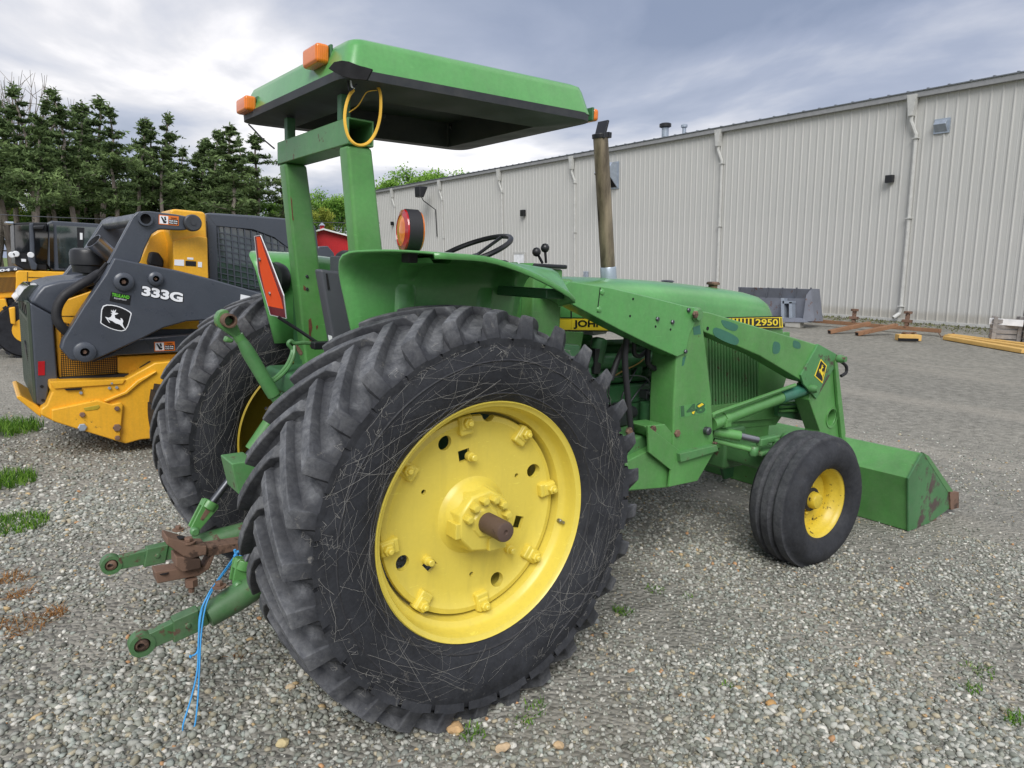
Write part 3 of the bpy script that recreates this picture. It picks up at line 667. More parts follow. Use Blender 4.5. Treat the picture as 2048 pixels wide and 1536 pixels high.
def loft(rings, capA=False, capB=False):
    n = len(rings[0]); v = [p for r in rings for p in r]; f = []
    for i in range(len(rings)-1):
        for j in range(n): f.append([i*n+j, i*n+(j+1) % n, (i+1)*n+(j+1) % n, (i+1)*n+j])
    if capA: f.append(list(range(n-1, -1, -1)))
    if capB: f.append(list(range((len(rings)-1)*n, len(rings)*n)))
    return fixn(v, f)
can = part('canopy', loft([ring(.0, .028, .06), ring(.003, .036, .06), ring(.030, .125, .06), ring(.040, .146, .06), ring(.062, .157, .06), ring(.2, .164, .06)], capB=True), 'green_clean', smooth=True)
# torn corner: a flat black sheet at the rear right paints the shade inside
def tear(pts, d): return extr([Y(a, b, .47) for a, b in pts], (0, d, 0))
trim = loft([ring(-.004, .0), ring(-.005, .032), ring(.004, .033), ring(.006, .004)])
under = loft([ring(-.003, .001), ring(.19, -.022, .05), ring(.20, .10, .05)], capB=True)
for nm, me, mt in (('edge_trim', trim, 'canopy_black'), ('underside', under, 'canopy_black')): obj(nm, me, mt, can)
hole = [(657, 137), (668, 124), (684, 121), (698, 123), (718, 131), (730, 134), (744, 138), (738, 150), (733, 160), (705, 157), (684, 152), (665, 142)]
hv_ = [plane(a, b, CQ[1]+np.array([-.018, -.018, 0]), np.array([.72, .69, -.12])) for a, b in hole]
obj('torn_corner_dark', extr(hv_, np.array([.72, .69, 0])*.012), 'black_void', can)
def lamp(px, py, w, h, d, xoff):
    c = np.array(xoff); o = obj('marker_lamp', bb(min(c[0]-d, c[0]), max(c[0]-d, c[0]), c[1]-w/2, c[1]+w/2, c[2]-h/2, c[2]+h/2), 'amber', can, bevel=.014, seg=3)
    obj('lamp_base', bb(min(c[0], c[0]+.012*np.sign(d)), max(c[0], c[0]+.012*np.sign(d)), c[1]-w/2-.002, c[1]+w/2+.002, c[2]-h/2-.002, c[2]+h/2+.002), 'green_dark', o, bevel=.004)
lamp(0, 0, .15, .072, .055, on(645, 117, 0, -.325)); lamp(0, 0, .15, .068, .055, on(504, 213, 0, -.358))
c_ = on(1188, 228, 0, .86); lamp(0, 0, .10, .055, -.035, (c_[0], c_[1]+.05, c_[2])); 
for yy in (.70, 1.30): part('canopy_mount', bb(-.285, -.245, yy-.02, yy+.02, 2.236, 2.335), 'green_dark', bevel=.004)
for px, py in ((767, 232), (902, 254)): obj('rivet', bolt(on(px, py, 1, 1.35), YA, .012, .006, 10), 'steel_dark', can)
WZ = lambda a, b, y: Y(470+a/5.485, 60+b/5.485, y)
part('wire', tube(cat([WZ(1300, 660, .55), WZ(1255, 720, .54), WZ(1215, 850, .53), WZ(1205, 1000, .52), WZ(1240, 1160, .51), WZ(1310, 1245, .50), WZ(1390, 1265, .50), WZ(1470, 1230, .50), WZ(1545, 1120, .51), WZ(1590, 960, .52), WZ(1600, 780, .53), WZ(1585, 660, .54), WZ(1540, 600, .56), WZ(1490, 590, .58)], 6), .0062, 6), 'wire_yellow', smooth=True)
part('wire', tube(cat([WZ(1235, 500, .56), WZ(1265, 540, .54), WZ(1280, 620, .53), WZ(1310, 640, .53)], 5), .003, 5), 'white', smooth=True)
part('wire', tube(cat([WZ(1240, 540, .56), WZ(1245, 620, .54), WZ(1265, 665, .53), WZ(1335, 595, .53)], 5), .003, 5), 'black_rubber', smooth=True)
part('wire', tube(cat([WZ(1250, 905, .60), WZ(1350, 830, .58), WZ(1430, 700, .57), WZ(1480, 670, .57), WZ(1560, 660, .57)], 4), .0022, 5), 'wire_yellow', smooth=True)
part('wire', tube(cat([WZ(150, 1035, 1.58), WZ(215, 1100, 1.54), WZ(290, 1180, 1.46), WZ(432, 1300, 1.38)], 5), .004, 5), 'black_rubber', smooth=True)
# ---------------------------------------------------------------- hood
HY0, HY1 = .72, 1.28
top_px = [(1120, 556), (1170, 556), (1230, 558), (1330, 564), (1440, 577), (1500, 587), (1535, 596)]
tops = [Y(a, b, .90) for a, b in top_px]; tops[0][0] = .62
xs_t = [p[0] for p in tops]; zs_t = [p[2] for p in tops]
x_end = Y(1560, 612, .72)[0]
def hood_sec(x, zt, zb, ins=0.0):
    P = [(HY0+ins, zb), (HY0+ins, zt-.13), (HY0+ins+.008, zt-.085), (HY0+ins+.03, zt-.048), (HY0+ins+.075, zt-.02), (HY0+ins+.15, zt-.004), (YC-.06, zt+.004), (YC, zt+.005)]
    P = P+[(2*YC-y, z) for y, z in P[-2::-1]]
    return [np.array([x, y, z]) for y, z in P]
rings = []
for x in (.66, .9, 1.2, 1.5, 1.8, 2.1, 2.35, 2.55, x_end-.22): rings.append(hood_sec(x, float(np.interp(x, xs_t, zs_t)), 1.405+.0*x))
zt = float(np.interp(x_end-.22, xs_t, zs_t))
for dx, dz, ins in ((-.14, -.012, .004), (-.08, -.032, .012), (-.035, -.062, .022), (-.01, -.105, .034), (.0, -.16, .04)): rings.append(hood_sec(x_end+dx, zt+dz, 1.39, ins))
n = len(rings[0]); v = [p for r in rings for p in r]; f = [[i*n+j, i*n+j+1, (i+1)*n+j+1, (i+1)*n+j] for i in range(len(rings)-1) for j in range(n-1)]
f.append([(len(rings)-1)*n+j for j in range(n)])
hood_o = part('hood', fixn(v, f), 'green_clean', smooth=True)
# side strip with lettering
obj('stripe', pxs([(1060, 636), (1142, 637), (1142, 660), (1060, 659)], .716, None, .721), 'decal_yellow', hood_o)
s2 = obj('stripe', pxs([(1143, 637), (1250, 638), (1380, 637), (1480, 635), (1564, 634), (1566, 655), (1460, 657), (1380, 659), (1240, 661), (1143, 660)], .714, None, .720), 'decal_yellow', hood_o)
obj('stripe_edge', join(pxs([(1060, 634), (1250, 636), (1420, 635), (1564, 632), (1564, 634), (1420, 637), (1250, 638), (1060, 636)], .713, None, .7135), pxs([(1060, 659), (1240, 661), (1380, 659), (1566, 655), (1566, 657), (1380, 661.5), (1240, 663.5), (1060, 661)], .713, None, .7135)), 'decal_black', hood_o)
letters('lettering', 'JOHN', (1147, 658), (1208, 658), (1147, 640), .7125, 'decal_black', hood_o, .035)
letters('lettering', 'DEERE', (1221, 659), (1296, 658), (1221, 640), .7125, 'decal_black', hood_o, .035)
letters('numeral', '2950', (1511, 651.5), (1556, 651), (1511, 638), .7115, 'decal_yellow', hood_o, .02)
obj('number_field', pxs([(1508, 636.5), (1558, 636), (1559, 653.5), (1508, 654.5)], .7125, None, .7135), 'decal_black', hood_o)
for k in range(9): x = 1440+7.4*k; w = 1.2+.42*k; obj('bar_mark', pxs([(x, 637), (x+w, 637), (x+w, 655), (x, 655.5)], .7125, None, .7135), 'decal_black', hood_o)
for x in (1561,): obj('bar_mark', pxs([(x, 636), (x+2, 636), (x+2.5, 653), (x+.5, 653)], .7125, None, .7135), 'decal_black', hood_o)
# cowl and dash behind the hood
cw = part('cowl', extr([(x, .726, z) for x, z in ((.36, 1.22), (.36, 1.42), (.52, 1.52), (.60, 1.60), (.68, 1.655), (1.02, 1.655), (1.02, 1.22))], (0, .548, 0)), 'green', bevel=.02)
obj('seam', pxs([(1141, 562), (1143, 562), (1144, 638), (1142, 638)], .7165, None, .722), 'black_void', hood_o)
part('side_shield', pxs([(1075, 662), (1168, 664), (1160, 710), (1060, 715)], .70, None, .72), 'green', bevel=.004)
part('dash', bb(.42, .66, .80, 1.20, 1.60, 1.735), 'black_plastic', bevel=.02)
# steering wheel
sw = on(965, 510, 1, 1.0); sc_ = np.array([.56, 1.0, 1.775]); AXS = np.array([-.42, 0, .91])
t_, u_, w_ = frame(AXS)
swo = part('steering_wheel', tube([sc_+.205*(math.cos(a)*u_+math.sin(a)*w_) for a in np.linspace(0, 2*math.pi, 49)], .0135, 8, cap=False), 'black_plastic', smooth=True)
for a in (0.5, 2.6, 4.7): obj('spoke', tube([sc_-t_*.03, sc_+.2*(math.cos(a)*u_+math.sin(a)*w_)], .009, 6), 'black_plastic', swo)
obj('column', tube([sc_-t_*.02, sc_-t_*.25], .03, 10), 'black_plastic', swo)
# loader control levers
lv = part('lever_base', box(on(1087, 527, 1, .6)+np.array([0, 0, -.012]), (.22, .10, .02)), 'black_plastic', bevel=.006)
for (a, b), (c, d) in (((1073, 504), (1085, 526)), ((1090, 496), (1092, 526))):
    p, q = on(a, b, 1, .6), on(c, d, 1, .6); l = part('lever', tube([q, p], .0065, 8), 'black_plastic'); obj('knob', lathe([(.001, -.022), (.013, -.018), (.0205, -.006), (.0205, .006), (.013, .018), (.001, .022)], p, (0, 0, 1), 16), 'black_plastic', l, smooth=True)
part('control_tower', bb(.62, .80, .57, .66, 1.2, 1.70), 'green', bevel=.01)
# seat
st = part('seat', extr([(x+.13, .80, z) for x, z in ((-.26, 1.56), (-.24, 1.66), (-.215, 1.735), (-.175, 1.755), (-.13, 1.735), (-.13, 1.55))], (0, .42, 0)), 'black_rubber', bevel=.03, seg=3)
obj('seat_back_panel', bb(-.138, -.125, .85, 1.15, 1.60, 1.72), 'grey_plastic', st, bevel=.01)
obj('seat_pad', bb(-.01, .03, .82, 1.18, 1.56, 1.745), 'decal_yellow', st, bevel=.02)
obj('seat_cushion', bb(-.01, .36, .80, 1.20, 1.40, 1.52), 'decal_yellow', st, bevel=.03)
obj('seat_mount', bb(-.15, -.03, .93, 1.06, 1.44, 1.57), 'galvanised', st, bevel=.008)
bx = part('battery_cover', extr([Y(640, 538, .80), Y(692, 545, .80), Y(722, 690, .80), Y(668, 693, .80)], (0, .07, 0)), 'grey_plastic', bevel=.012)
obj('slot', extr([Y(652, 547, .796), Y(655, 547, .796), Y(660, 579, .796), Y(656, 579, .796)], (0, .006, 0)), 'black_void', bx)
obj('sticker', extr([Y(657, 670, .795), Y(664, 672, .795), Y(666, 685, .795), Y(659, 683, .795)], (0, .006, 0)), 'white', bx)
# exhaust
ex0, ex1 = Y(1217, 556, .95), Y(1201, 272, .95)
exh = MB('exhaust_pipe'); nn = exh.noise(5, 6, 0.65, stretch=(3, 3, .5)); exh.set(base=exh.ramp(nn, .3, .68, lin(48, 40, 34), lin(166, 152, 128)), metal=.55, rough=.42); exh.bump(exh.noise(30, 4), .1, .003)
xo = part('exhaust_stack', tube([ex0-np.array([0, 0, .08]), ex0, ex0+(ex1-ex0)*.5, ex1], .042, 20), 'exhaust_pipe', smooth=True)
obj('pipe_collar', lathe([(.047, -.03), (.047, .05), (.044, .055)], ex0+np.array([0, 0, .01]), ex1-ex0, 20), 'galvanised', xo, smooth=True)
obj('rain_cap', join(lathe([(.046, 0), (.046, .022), (.044, .024)], ex1-np.array([0, 0, .012]), ex1-ex0, 20), box(ex1+np.array([-.004, -.01, .03]), (.012, .08, .10), Matrix.Rotation(.25, 3, 'Y')), box(ex1+np.array([.03, -.03, .005]), (.025, .03, .03))), 'black_plastic', xo, bevel=.003)
part('radiator_cap', lathe([(.030, -.02), (.030, .004), (.044, .006), (.044, .018), (.036, .024), (.001, .026)], Y(1426, 571, .95), (0, 0, 1), 24), 'rusty_steel', smooth=True)
part('precleaner_cap', lathe([(.035, -.03), (.035, -.002), (.045, .0), (.035, .008), (.001, .01)], Y(1335, 563, 1.05), (0, 0, 1), 20), 'steel_dark', smooth=True)
# ---------------------------------------------------------------- engine, transmission, axles
part('engine_block', join(bb(1.0, 2.02, .795, 1.205, .70, 1.06), bb(1.02, 2.0, .815, 1.185, .52, .72)), 'green_dark', bevel=.02)
part('cylinder_head', join(bb(1.04, 1.98, .80, 1.2, 1.065, 1.18), bb(1.10, 1.92, .86, 1.14, 1.175, 1.285)), 'green_dark', bevel=.025)
part('intake_manifold', tube(cat([(1.02, .78, 1.20), (1.2, .775, 1.21), (1.6, .775, 1.20), (1.9, .79, 1.22)], 4), .045, 12), 'green_dark', smooth=True)
for k in range(4): part('manifold_runner', tube(cat([(1.18+.2*k, .775, 1.2), (1.18+.2*k, .762, 1.14), (1.18+.2*k, .80, 1.10)], 4), .026, 8), 'green_dark', smooth=True)
part('oil_pan', bb(1.06, 1.95, .84, 1.16, .40, .53), 'green_dark', bevel=.03)
for k in range(5): part('bolt', bolt((1.1+.2*k, .795, .76), YA, .012, .012), 'green_dark')
for k in range(6): part('bolt', bolt((1.08+.16*k, .80, 1.09), YA, .011, .012), 'green_dark')
part('side_rail', bb(.9, 2.95, .745, .785, .58, .70), 'green', bevel=.006); part('side_rail', bb(.9, 2.95, 1.215, 1.255, .58, .70), 'green', bevel=.006)
part('fuel_line', tube(cat([Y(1208, 766, .74), Y(1240, 745, .73), Y(1275, 728, .72), Y(1295, 712, .72)], 5), .004, 6), 'fuel_tan', smooth=True)
part('fuel_line', tube(cat([Y(1222, 755, .74), Y(1262, 751, .73), Y(1290, 755, .72), Y(1302, 772, .72)], 5), .004, 6), 'steel', smooth=True)
fp = part('fuel_pump', lathe([(.018, -.05), (.018, -.015), (.040, -.010), (.042, .004), (.034, .01), (.018, .012), (.018, .055)], Y(1305, 784, .70), (0, 0, 1), 18), 'steel', smooth=True)
obj('pump_bracket', box(Y(1293, 788, .73), (.06, .06, .05)), 'steel_dark', fp, bevel=.005); obj('pump_lever', tube([Y(1313, 772, .70), Y(1316, 748, .70)], .006, 6), 'galvanised', fp)
for k in range(5): part('head_port', lathe([(.03, 0), (.03, .02), (.018, .03)], (1.12+.19*k, .80, 1.125), YA, 14), 'green_dark', smooth=True)
part('block_rib', bb(1.04, 1.98, .783, .80, .95, .975), 'green_dark', bevel=.004); part('block_rib', bb(1.04, 1.98, .783, .80, .80, .83), 'green_dark', bevel=.004)
for k in range(4): part('injector_line', tube(cat([(1.18+.2*k, .80, 1.19), (1.16+.2*k, .755, 1.16), (1.22+.12*k, .752, 1.02), (1.34+.06*k, .77, .93)], 5), .0045, 6), 'steel_dark', smooth=True)
part('injection_pump', join(lathe([(.055, 0), (.055, .16), (.035, .17), (.035, .22)], (1.34, .755, .90), (1, 0, 0), 18), bb(1.38, 1.46, .70, .76, .84, .97)), 'steel_dark', bevel=.006)
part('dipstick', tube(cat([(1.62, .78, .72), (1.63, .755, .85), (1.64, .75, 1.0)], 4), .005, 6), 'steel', smooth=True)
part('oil_filter', lathe([(.045, -.06), (.05, -.05), (.05, .06), (.03, .07)], Y(1295, 825, .72), (0, 0, 1), 20), 'green_dark', smooth=True)
part('breather_can', lathe([(.04, -.07), (.045, -.06), (.045, .06), (.02, .07)], Y(1195, 700, .76), (.2, 0, 1), 18), 'green_dark', smooth=True)
part('actuator', box(Y(1190, 722, .745), (.05, .05, .14)), 'black_plastic', bevel=.006)
part('white_tank', extr([Y(1186, 660, .80), Y(1216, 660, .80), Y(1212, 667, .80), Y(1187, 671, .80)], (0, .3, 0)), 'white')
for pts, r, yv in (([(1254, 672), (1250, 720), (1256, 800), (1264, 880), (1268, 930), (1256, 968)], .017, .55), ([(1250, 690), (1235, 720), (1221, 760)], .017, .60), ([(1270, 672), (1268, 705), (1280, 712), (1295, 700)], .013, .62), ([(1297, 690), (1296, 725), (1310, 737), (1324, 728), (1330, 700)], .016, .60)):
    part('hose', tube(cat([Y(a, b, yv) for a, b in pts], 6), r, 10), 'black_rubber', smooth=True)
part('transmission_case', join(bb(-.30, 1.0, .80, 1.20, .50, 1.06), bb(-.38, -.1, .86, 1.14, .55, 1.12)), 'green_dark', bevel=.04)
part('axle_housing', lathe([(.10, .40), (.10, .62), (.15, .70), (.19, .80)], (0, 0, ZC), (0, 1, 0), 24), 'green_dark', smooth=True)
part('axle_housing', lathe([(.10, -.40), (.10, -.62), (.15, -.70), (.19, -.80)], (0, 2.0, ZC), (0, 1, 0), 24), 'green_dark', smooth=True)
part('axle_shaft', lathe([(.055, .09), (.055, .5)], (0, 0, ZC), (0, 1, 0), 20), 'green_dark', smooth=True); part('axle_shaft', lathe([(.055, -.5), (.055, -.09)], (0, 2.0, ZC), (0, 1, 0), 20), 'green_dark', smooth=True)
part('platform', bb(-.05, .95, .52, 1.48, 1.06, 1.10), 'green_dark', bevel=.01)
part('operator_floor', bb(-.40, .1, .70, 1.30, 1.10, 1.20), 'green_dark', bevel=.02)
part('fuel_tank_shield', pxs([(1062, 680), (1165, 690), (1150, 850), (1062, 850)], .60, None, .78), 'green_dark', bevel=.02)
# radiator screen
gz = (1400, 640, 1)
part('radiator', bb(2.10, 2.86, .76, 1.24, .78, 1.40), 'black_void')
gp = [(1404, 670), (1560, 660), (1556, 800), (1545, 812), (1440, 822), (1422, 815)]
part('grille_frame', join(pxs([(1404, 664), (1412, 664), (1424, 816), (1414, 818)], .728, None, .76), pxs([(1521, 668), (1562, 664), (1556, 815), (1516, 826)], .728, None, .76), pxs([(1404, 814), (1524, 800), (1556, 812), (1552, 838), (1410, 848)], .722, None, .77), pxs([(1402, 655), (1566, 658), (1566, 668), (1402, 676)], .726, None, .76)), 'green', bevel=.004)
sl = []
for k in range(19):
    a = 1413+5.9*k; sl.append(pxs([(a, 668), (a+2.6, 668), (a+5.0, 816-k*.55), (a+2.4, 816-k*.55)], .731, None, .757))
tag(part('grille_slats', join(*sl), 'green_worn'), kind='stuff')
part('side_panel', pxs([(1545, 800), (1585, 770), (1588, 800), (1552, 850), (1425, 862), (1420, 846)], .74, None, .76), 'green', bevel=.004)
part('nose_panel', extr([(2.86, .745, 1.40), (2.97, .745, 1.36), (2.99, .745, .70), (2.86, .745, .70)], (0, .51, 0)), 'green_dark', bevel=.02)
part('nose_side', pxs([(1512, 700), (1570, 664), (1580, 664), (1578, 740), (1556, 812), (1518, 812)], .735, None, .748), 'green', bevel=.004)
part('lower_shell', bb(2.80, 2.96, .735, 1.265, 1.33, 1.405), 'green', bevel=.01)
# front axle and steering gear
part('front_axle', join(bb(2.42, 2.58, .42, 1.58, .50, .64), bb(2.40, 2.62, .70, 1.30, .44, .72)), 'green_worn', bevel=.025)
for s in (1, -1):
    y0 = YC-s*.60
    part('steering_knuckle', join(bb(2.44, 2.57, min(y0, y0-s*.13), max(y0, y0-s*.13), .47, .72), lathe([(.045, -.3), (.045, .10), (.03, .13)], (2.505, y0-s*.07, .63), (0, 0, 1), 16)), 'green_worn', bevel=.012)
    part('spindle', tube([(2.505, y0-s*.05, .385), (2.505, YC-s*.85, .385)], .035, 12), 'green_dark', smooth=True)
part('axle_bolt', bolt(on(1590, 892, 1, .40), (0, 0, 1), .03, .03), 'green_worn')
sc0, sc1 = Y(1420, 850, .52), Y(1488, 878, .45)
cyl = part('steering_cylinder', tube([Y(1425, 862, .55), Y(1480, 872, .45)], .032, 14), 'green', smooth=True); obj('ram', tube([Y(1480, 872, .45), Y(1515, 880, .40)], .022, 12), 'steel', cyl, smooth=True); obj('clevis', box(Y(1524, 884, .39), (.07, .04, .05)), 'green_worn', cyl, bevel=.008)
tr = part('tie_rod', tube([Y(1428, 880, .56), Y(1500, 899, .42)], .018, 10), 'green', smooth=True); obj('rod_end', lathe([(.022, -.03), (.03, -.02), (.03, .02), (.022, .03)], Y(1507, 902, .41), (0, 0, 1), 14), 'green_worn', tr, smooth=True)
part('steering_arm', join(box(Y(1540, 878, .40), (.16, .05, .04)), box(Y(1530, 905, .40), (.14, .05, .03))), 'green_worn', bevel=.01)
# ---------------------------------------------------------------- loader
LY0, LY1 = .45, .58
mast_px = [(1368, 612), (1402, 618), (1412, 690), (1424, 800), (1428, 888), (1345, 925), (1348, 800), (1355, 690)]
def both(name, me_fn, mat, **k):
    a = part(name, me_fn(LY0, LY1), mat, **k); m = me_fn(LY0, LY1); b = part(name, m, mat, **k); b.scale = (1, -1, 1); b.location = (0, 2*YC, 0); return a
mast = both('mast', lambda a, b: extr([Y(x, y, a) for x, y in mast_px], (0, b-a+.05, 0)), 'green', bevel=.012)
beam_px = [(1139, 562), (1220, 575), (1300, 594), (1372, 612), (1396, 616), (1398, 632), (1380, 668), (1372, 706), (1355, 714), (1300, 690), (1240, 660), (1180, 628), (1112, 592), (1128, 570)]
beam = both('rear_brace', lambda a, b: extr([Y(x, y, a-.012) for x, y in beam_px], (0, .12, 0)), 'green_clean', bevel=.006)
obj('plate_seam', extr([Y(1200, 575, LY0-.0135), Y(1201.5, 575, LY0-.0135), Y(1195.5, 625, LY0-.0135), Y(1194, 625, LY0-.0135)], (0, .003, 0)), 'black_void', beam)
for a, b in ((1204, 584), (1198, 619)): obj('rivet', lathe([(.016, 0), (.012, .006), (.001, .009)], Y(a, b, LY0-.012), YA, 12), 'green_clean', beam, smooth=True)
for a, b in ((1266, 598), (1260, 632), (1311, 653), (1341, 659)): obj('bolt_hole', lathe([(.0065, 0), (.0065, .0015)], Y(a, b, LY0-.012), YA, 10), 'black_void', beam)
for a, b in ((1314, 638), (1344, 644), (1376, 620), (1370, 703)): obj('bolt', bolt(Y(a, b, LY0-.012), YA, .0125, .011), 'steel_dark', beam)
pv = part('pivot_pin', lathe([(.040, 0), (.040, .02), (.030, .028), (.030, .035)], Y(1389, 629, LY0), YA, 24), 'green_worn', smooth=True); obj('pin_bolt', bolt(Y(1389, 629, LY0-.035), YA, .022, .014), 'rusty_steel', pv)
letters('numeral', '148', (1362, 834), (1411, 825), (1361, 812), LY0-.002, 'green_dark', mast, .05)
obj('number_patch', extr([Y(1360, 836, LY0-.0012), Y(1413, 826, LY0-.0012), Y(1412, 803, LY0-.0012), Y(1359, 812, LY0-.0012)], (0, .001, 0)), 'green_clean', mast)
obj('decal_scrap', join(extr([Y(1395, 812, LY0-.0026), Y(1404, 806, LY0-.0026), Y(1408, 809, LY0-.0026), Y(1398, 815, LY0-.0026)], (0, .0012, 0)), extr([Y(1384, 824, LY0-.0026), Y(1390, 822, LY0-.0026), Y(1388, 828, LY0-.0026), Y(1385, 828, LY0-.0026)], (0, .0012, 0))), 'decal_yellow', mast)
for q in ([(1386, 655), (1400, 650), (1402, 668), (1388, 670)], [(1366, 715), (1372, 712), (1368, 730), (1364, 732)]): obj('touch_up', extr([Y(a, b, LY0-.0015) for a, b in q], (0, .0015, 0)), 'green_patch', mast)
boom_px = [(1397, 622), (1416, 624), (1520, 655), (1637, 690), (1632, 770), (1604, 762), (1520, 712), (1408, 664), (1398, 650)]
boom = both('boom', lambda a, b: extr([Y(x, y, a+.004) for x, y in boom_px], (0, .115, 0)), 'green', bevel=.008)
for q in ([(1444, 640), (1475, 650), (1470, 662), (1450, 655)], [(1432, 655), (1475, 675), (1470, 690), (1430, 672)], [(1548, 684), (1560, 688), (1558, 705), (1546, 706)], [(1588, 681), (1600, 686), (1600, 697), (1587, 694)]):
    obj('touch_up', extr([Y(a, b, LY0+.0025) for a, b in catmark(q, 4)], (0, .0015, 0)), 'green_patch', boom)
obj('bolt_hole', lathe([(.011, 0), (.011, .002)], Y(1415, 657, LY0+.004), YA, 12), 'black_void', boom)
knee_px = [(1637, 688), (1682, 713), (1633, 798), (1607, 768), (1602, 750)]
knee = both('knee_plate', lambda a, b: extr([Y(x, y, a-.010) for x, y in knee_px], (0, .016, 0)), 'rusty_knee' if 'rusty_knee' in MATS else 'green_worn', bevel=.003)
kq = [(1642, 719), (1653, 731), (1645, 765), (1631, 752)]
obj('badge', extr([Y(a, b, LY0-.0125) for a, b in [(1642, 718), (1654, 731), (1645, 767), (1629, 752)]], (0, .002, 0)), 'decal_yellow', knee, bevel=.001)
obj('badge_field', extr([Y(a, b, LY0-.0135) for a, b in [(1642, 721), (1652, 732), (1644.5, 763), (1631.5, 751.5)]], (0, .001, 0)), 'decal_black', knee)
def deer_on(BL, BR, TL, y, mat, parent, name='deer_emblem'):
    P = np.array(DEER, float); P = (P-P.min(0))/(P.max(0)-P.min(0)); P[:, 1] = 1-P[:, 1]
    B = [Y(*p, y) for p in (BL, BR, TL)]
    return obj(name, flat([tuple(p) for p in P], [list(range(len(P)))], *B), mat, parent)
deer_on((1634, 752), (1646, 760), (1641, 725), LY0-.0145, 'decal_yellow', knee)
for a, b in ((1676, 717), (1621, 777)): p_ = part('boom_pin', lathe([(.028, 0), (.028, .03), (.020, .045), (.020, .055)], Y(a, b, LY0-.01), YA, 16), 'green_worn', smooth=True)
leg_px = [(1625, 770), (1650, 752), (1668, 735), (1692, 876), (1700, 905), (1636, 905), (1640, 862), (1618, 800)]
leg = both('lower_boom', lambda a, b: cut(extr([Y(x, y, a+.004) for x, y in leg_px], (0, .115, 0)), [lathe([(.060, -.1), (.060, .3)], Y(1663, 835, a), AX, 24)]), 'green', bevel=.006)
obj('hole_collar', lathe([(.060, -.004), (.074, -.006), (.074, .01), (.060, .01), (.058, .1)], Y(1663, 835, LY0+.004), AX, 28, cap=False), 'green', leg, smooth=True)
part('bell_crank', pxs([(1670, 720), (1676, 726), (1692, 868), (1684, 876), (1676, 800)], .43, None, .452), 'green', bevel=.004)
part('hose', tube(cat([Y(1680, 722, .43), Y(1692, 732, .42), Y(1692, 745, .42), Y(1682, 752, .43)], 6), .011, 8), 'black_rubber', smooth=True)
lc = part('lift_cylinder', tube([Y(1423, 848, .50), Y(1480, 825, .50), Y(1560, 795, .50)], .040, 18), 'green', smooth=True)
obj('rod_sleeve', tube([Y(1560, 795, .50), Y(1612, 776, .50)], .043, 18), 'green_patch', lc, smooth=True)
obj('collar', join(lathe([(.047, -.015), (.047, .015)], Y(1447, 838, .50), Y(1560, 795, .50)-Y(1423, 848, .50), 20), box(Y(1454, 845, .47), (.05, .03, .05))), 'green', lc, bevel=.003)
obj('feed_pipe', tube(cat([Y(1426, 832, .46), Y(1432, 826, .46), Y(1500, 802, .46), Y(1590, 770, .46)], 5), .012, 8), 'green', lc, smooth=True)
part('cylinder_pin', lathe([(.024, 0), (.024, .025), (.016, .032)], Y(1411, 861, LY0), YA, 14), 'steel_dark', smooth=True)
for a in range(3): part('hydraulic_pipe', tube([Y(1560, 806+8*a, .62), Y(1640, 800+9*a, .62)], .010, 8), 'green', smooth=True)
part('boom_cross_tube', tube([Y(1612, 815, .58), np.array([Y(1612, 815, .58)[0], 1.42, Y(1612, 815, .58)[2]])], .05, 16), 'green_dark', smooth=True)
part('hose', tube(cat([Y(1605, 795, .60), Y(1608, 815, .60), Y(1612, 840, .60)], 5), .013, 8), 'black_rubber', smooth=True)
part('cross_plate', extr([Y(1556, 806, .64), Y(1640, 812, .64), Y(1628, 846, .64), Y(1556, 832, .64)], (0, .03, 0)), 'green_dark')
# sub-frame under the mast
fb = part('frame_bracket', pxs([(1248, 930), (1262, 880), (1310, 862), (1336, 872), (1350, 900), (1340, 975), (1248, 985)], .52, None, .78), 'green_worn', bevel=.012)
obj('bracket_top', pxs([(1290, 852), (1330, 848), (1372, 898), (1370, 916), (1296, 870)], .46, None, .60), 'green', fb, bevel=.006)
part('bracket_plate', pxs([(1296, 852), (1358, 900), (1362, 920), (1362, 905), (1428, 892), (1428, 905), (1395, 962), (1338, 974), (1342, 940), (1298, 905)], .435, None, .450), 'green', bevel=.003)
part('bracket_foot', pxs([(1360, 908), (1434, 890), (1438, 902), (1362, 925)], .41, None, .47), 'green_worn', bevel=.004)
part('step_box', pxs([(1248, 925), (1330, 885), (1346, 905), (1340, 975), (1248, 982)], .47, None, .66), 'green', bevel=.006)
for a, b in ((1304, 858), (1352, 866), (1256, 862)): part('bolt', bolt(Y(a, b, .455), YA, .022, .018), 'rusty_steel')
part('bolt', bolt(Y(1430, 888, .43), (0, 0, 1), .015, .012), 'rusty_steel')
# bucket
BK = [Y(a, b, .016) for a, b in ((1848, 908), (1818, 957), (1817, 1062), (1858, 1056), (1896, 1020))]
BK[2][2] = .004; BK[3][2] = .004; BK[3][0] = max(BK[3][0], BK[2][0]+.15); BK[4][2] = .03
inn = [(BK[0]+np.array([.02, 0, 0])), BK[1]+np.array([.012, 0, -.002]), BK[2]+np.array([.012, 0, .012]), BK[3]+np.array([0, 0, .012])]
shell = extr([BK[0], BK[1], BK[2], BK[3], inn[3], inn[2], inn[1], inn[0]], (0, 1.968, 0))
bk = part('bucket', shell, 'green', bevel=.003)
sp = [Y(a, b, .012) for a, b in ((1846, 905), (1902, 985), (1918, 985), (1918, 1000), (1892, 1022), (1857, 1056), (1817, 1063), (1817, 957))]
for p in sp: p[2] = max(p[2], .004)
obj('side_plate', extr(sp, (0, .012, 0)), 'bucket_side' if 'bucket_side' in MATS else 'green_worn', bk, bevel=.002)
obj('side_plate', extr([np.array([p[0], 1.978, p[2]]) for p in sp], (0, .012, 0)), 'green_worn', bk, bevel=.002)
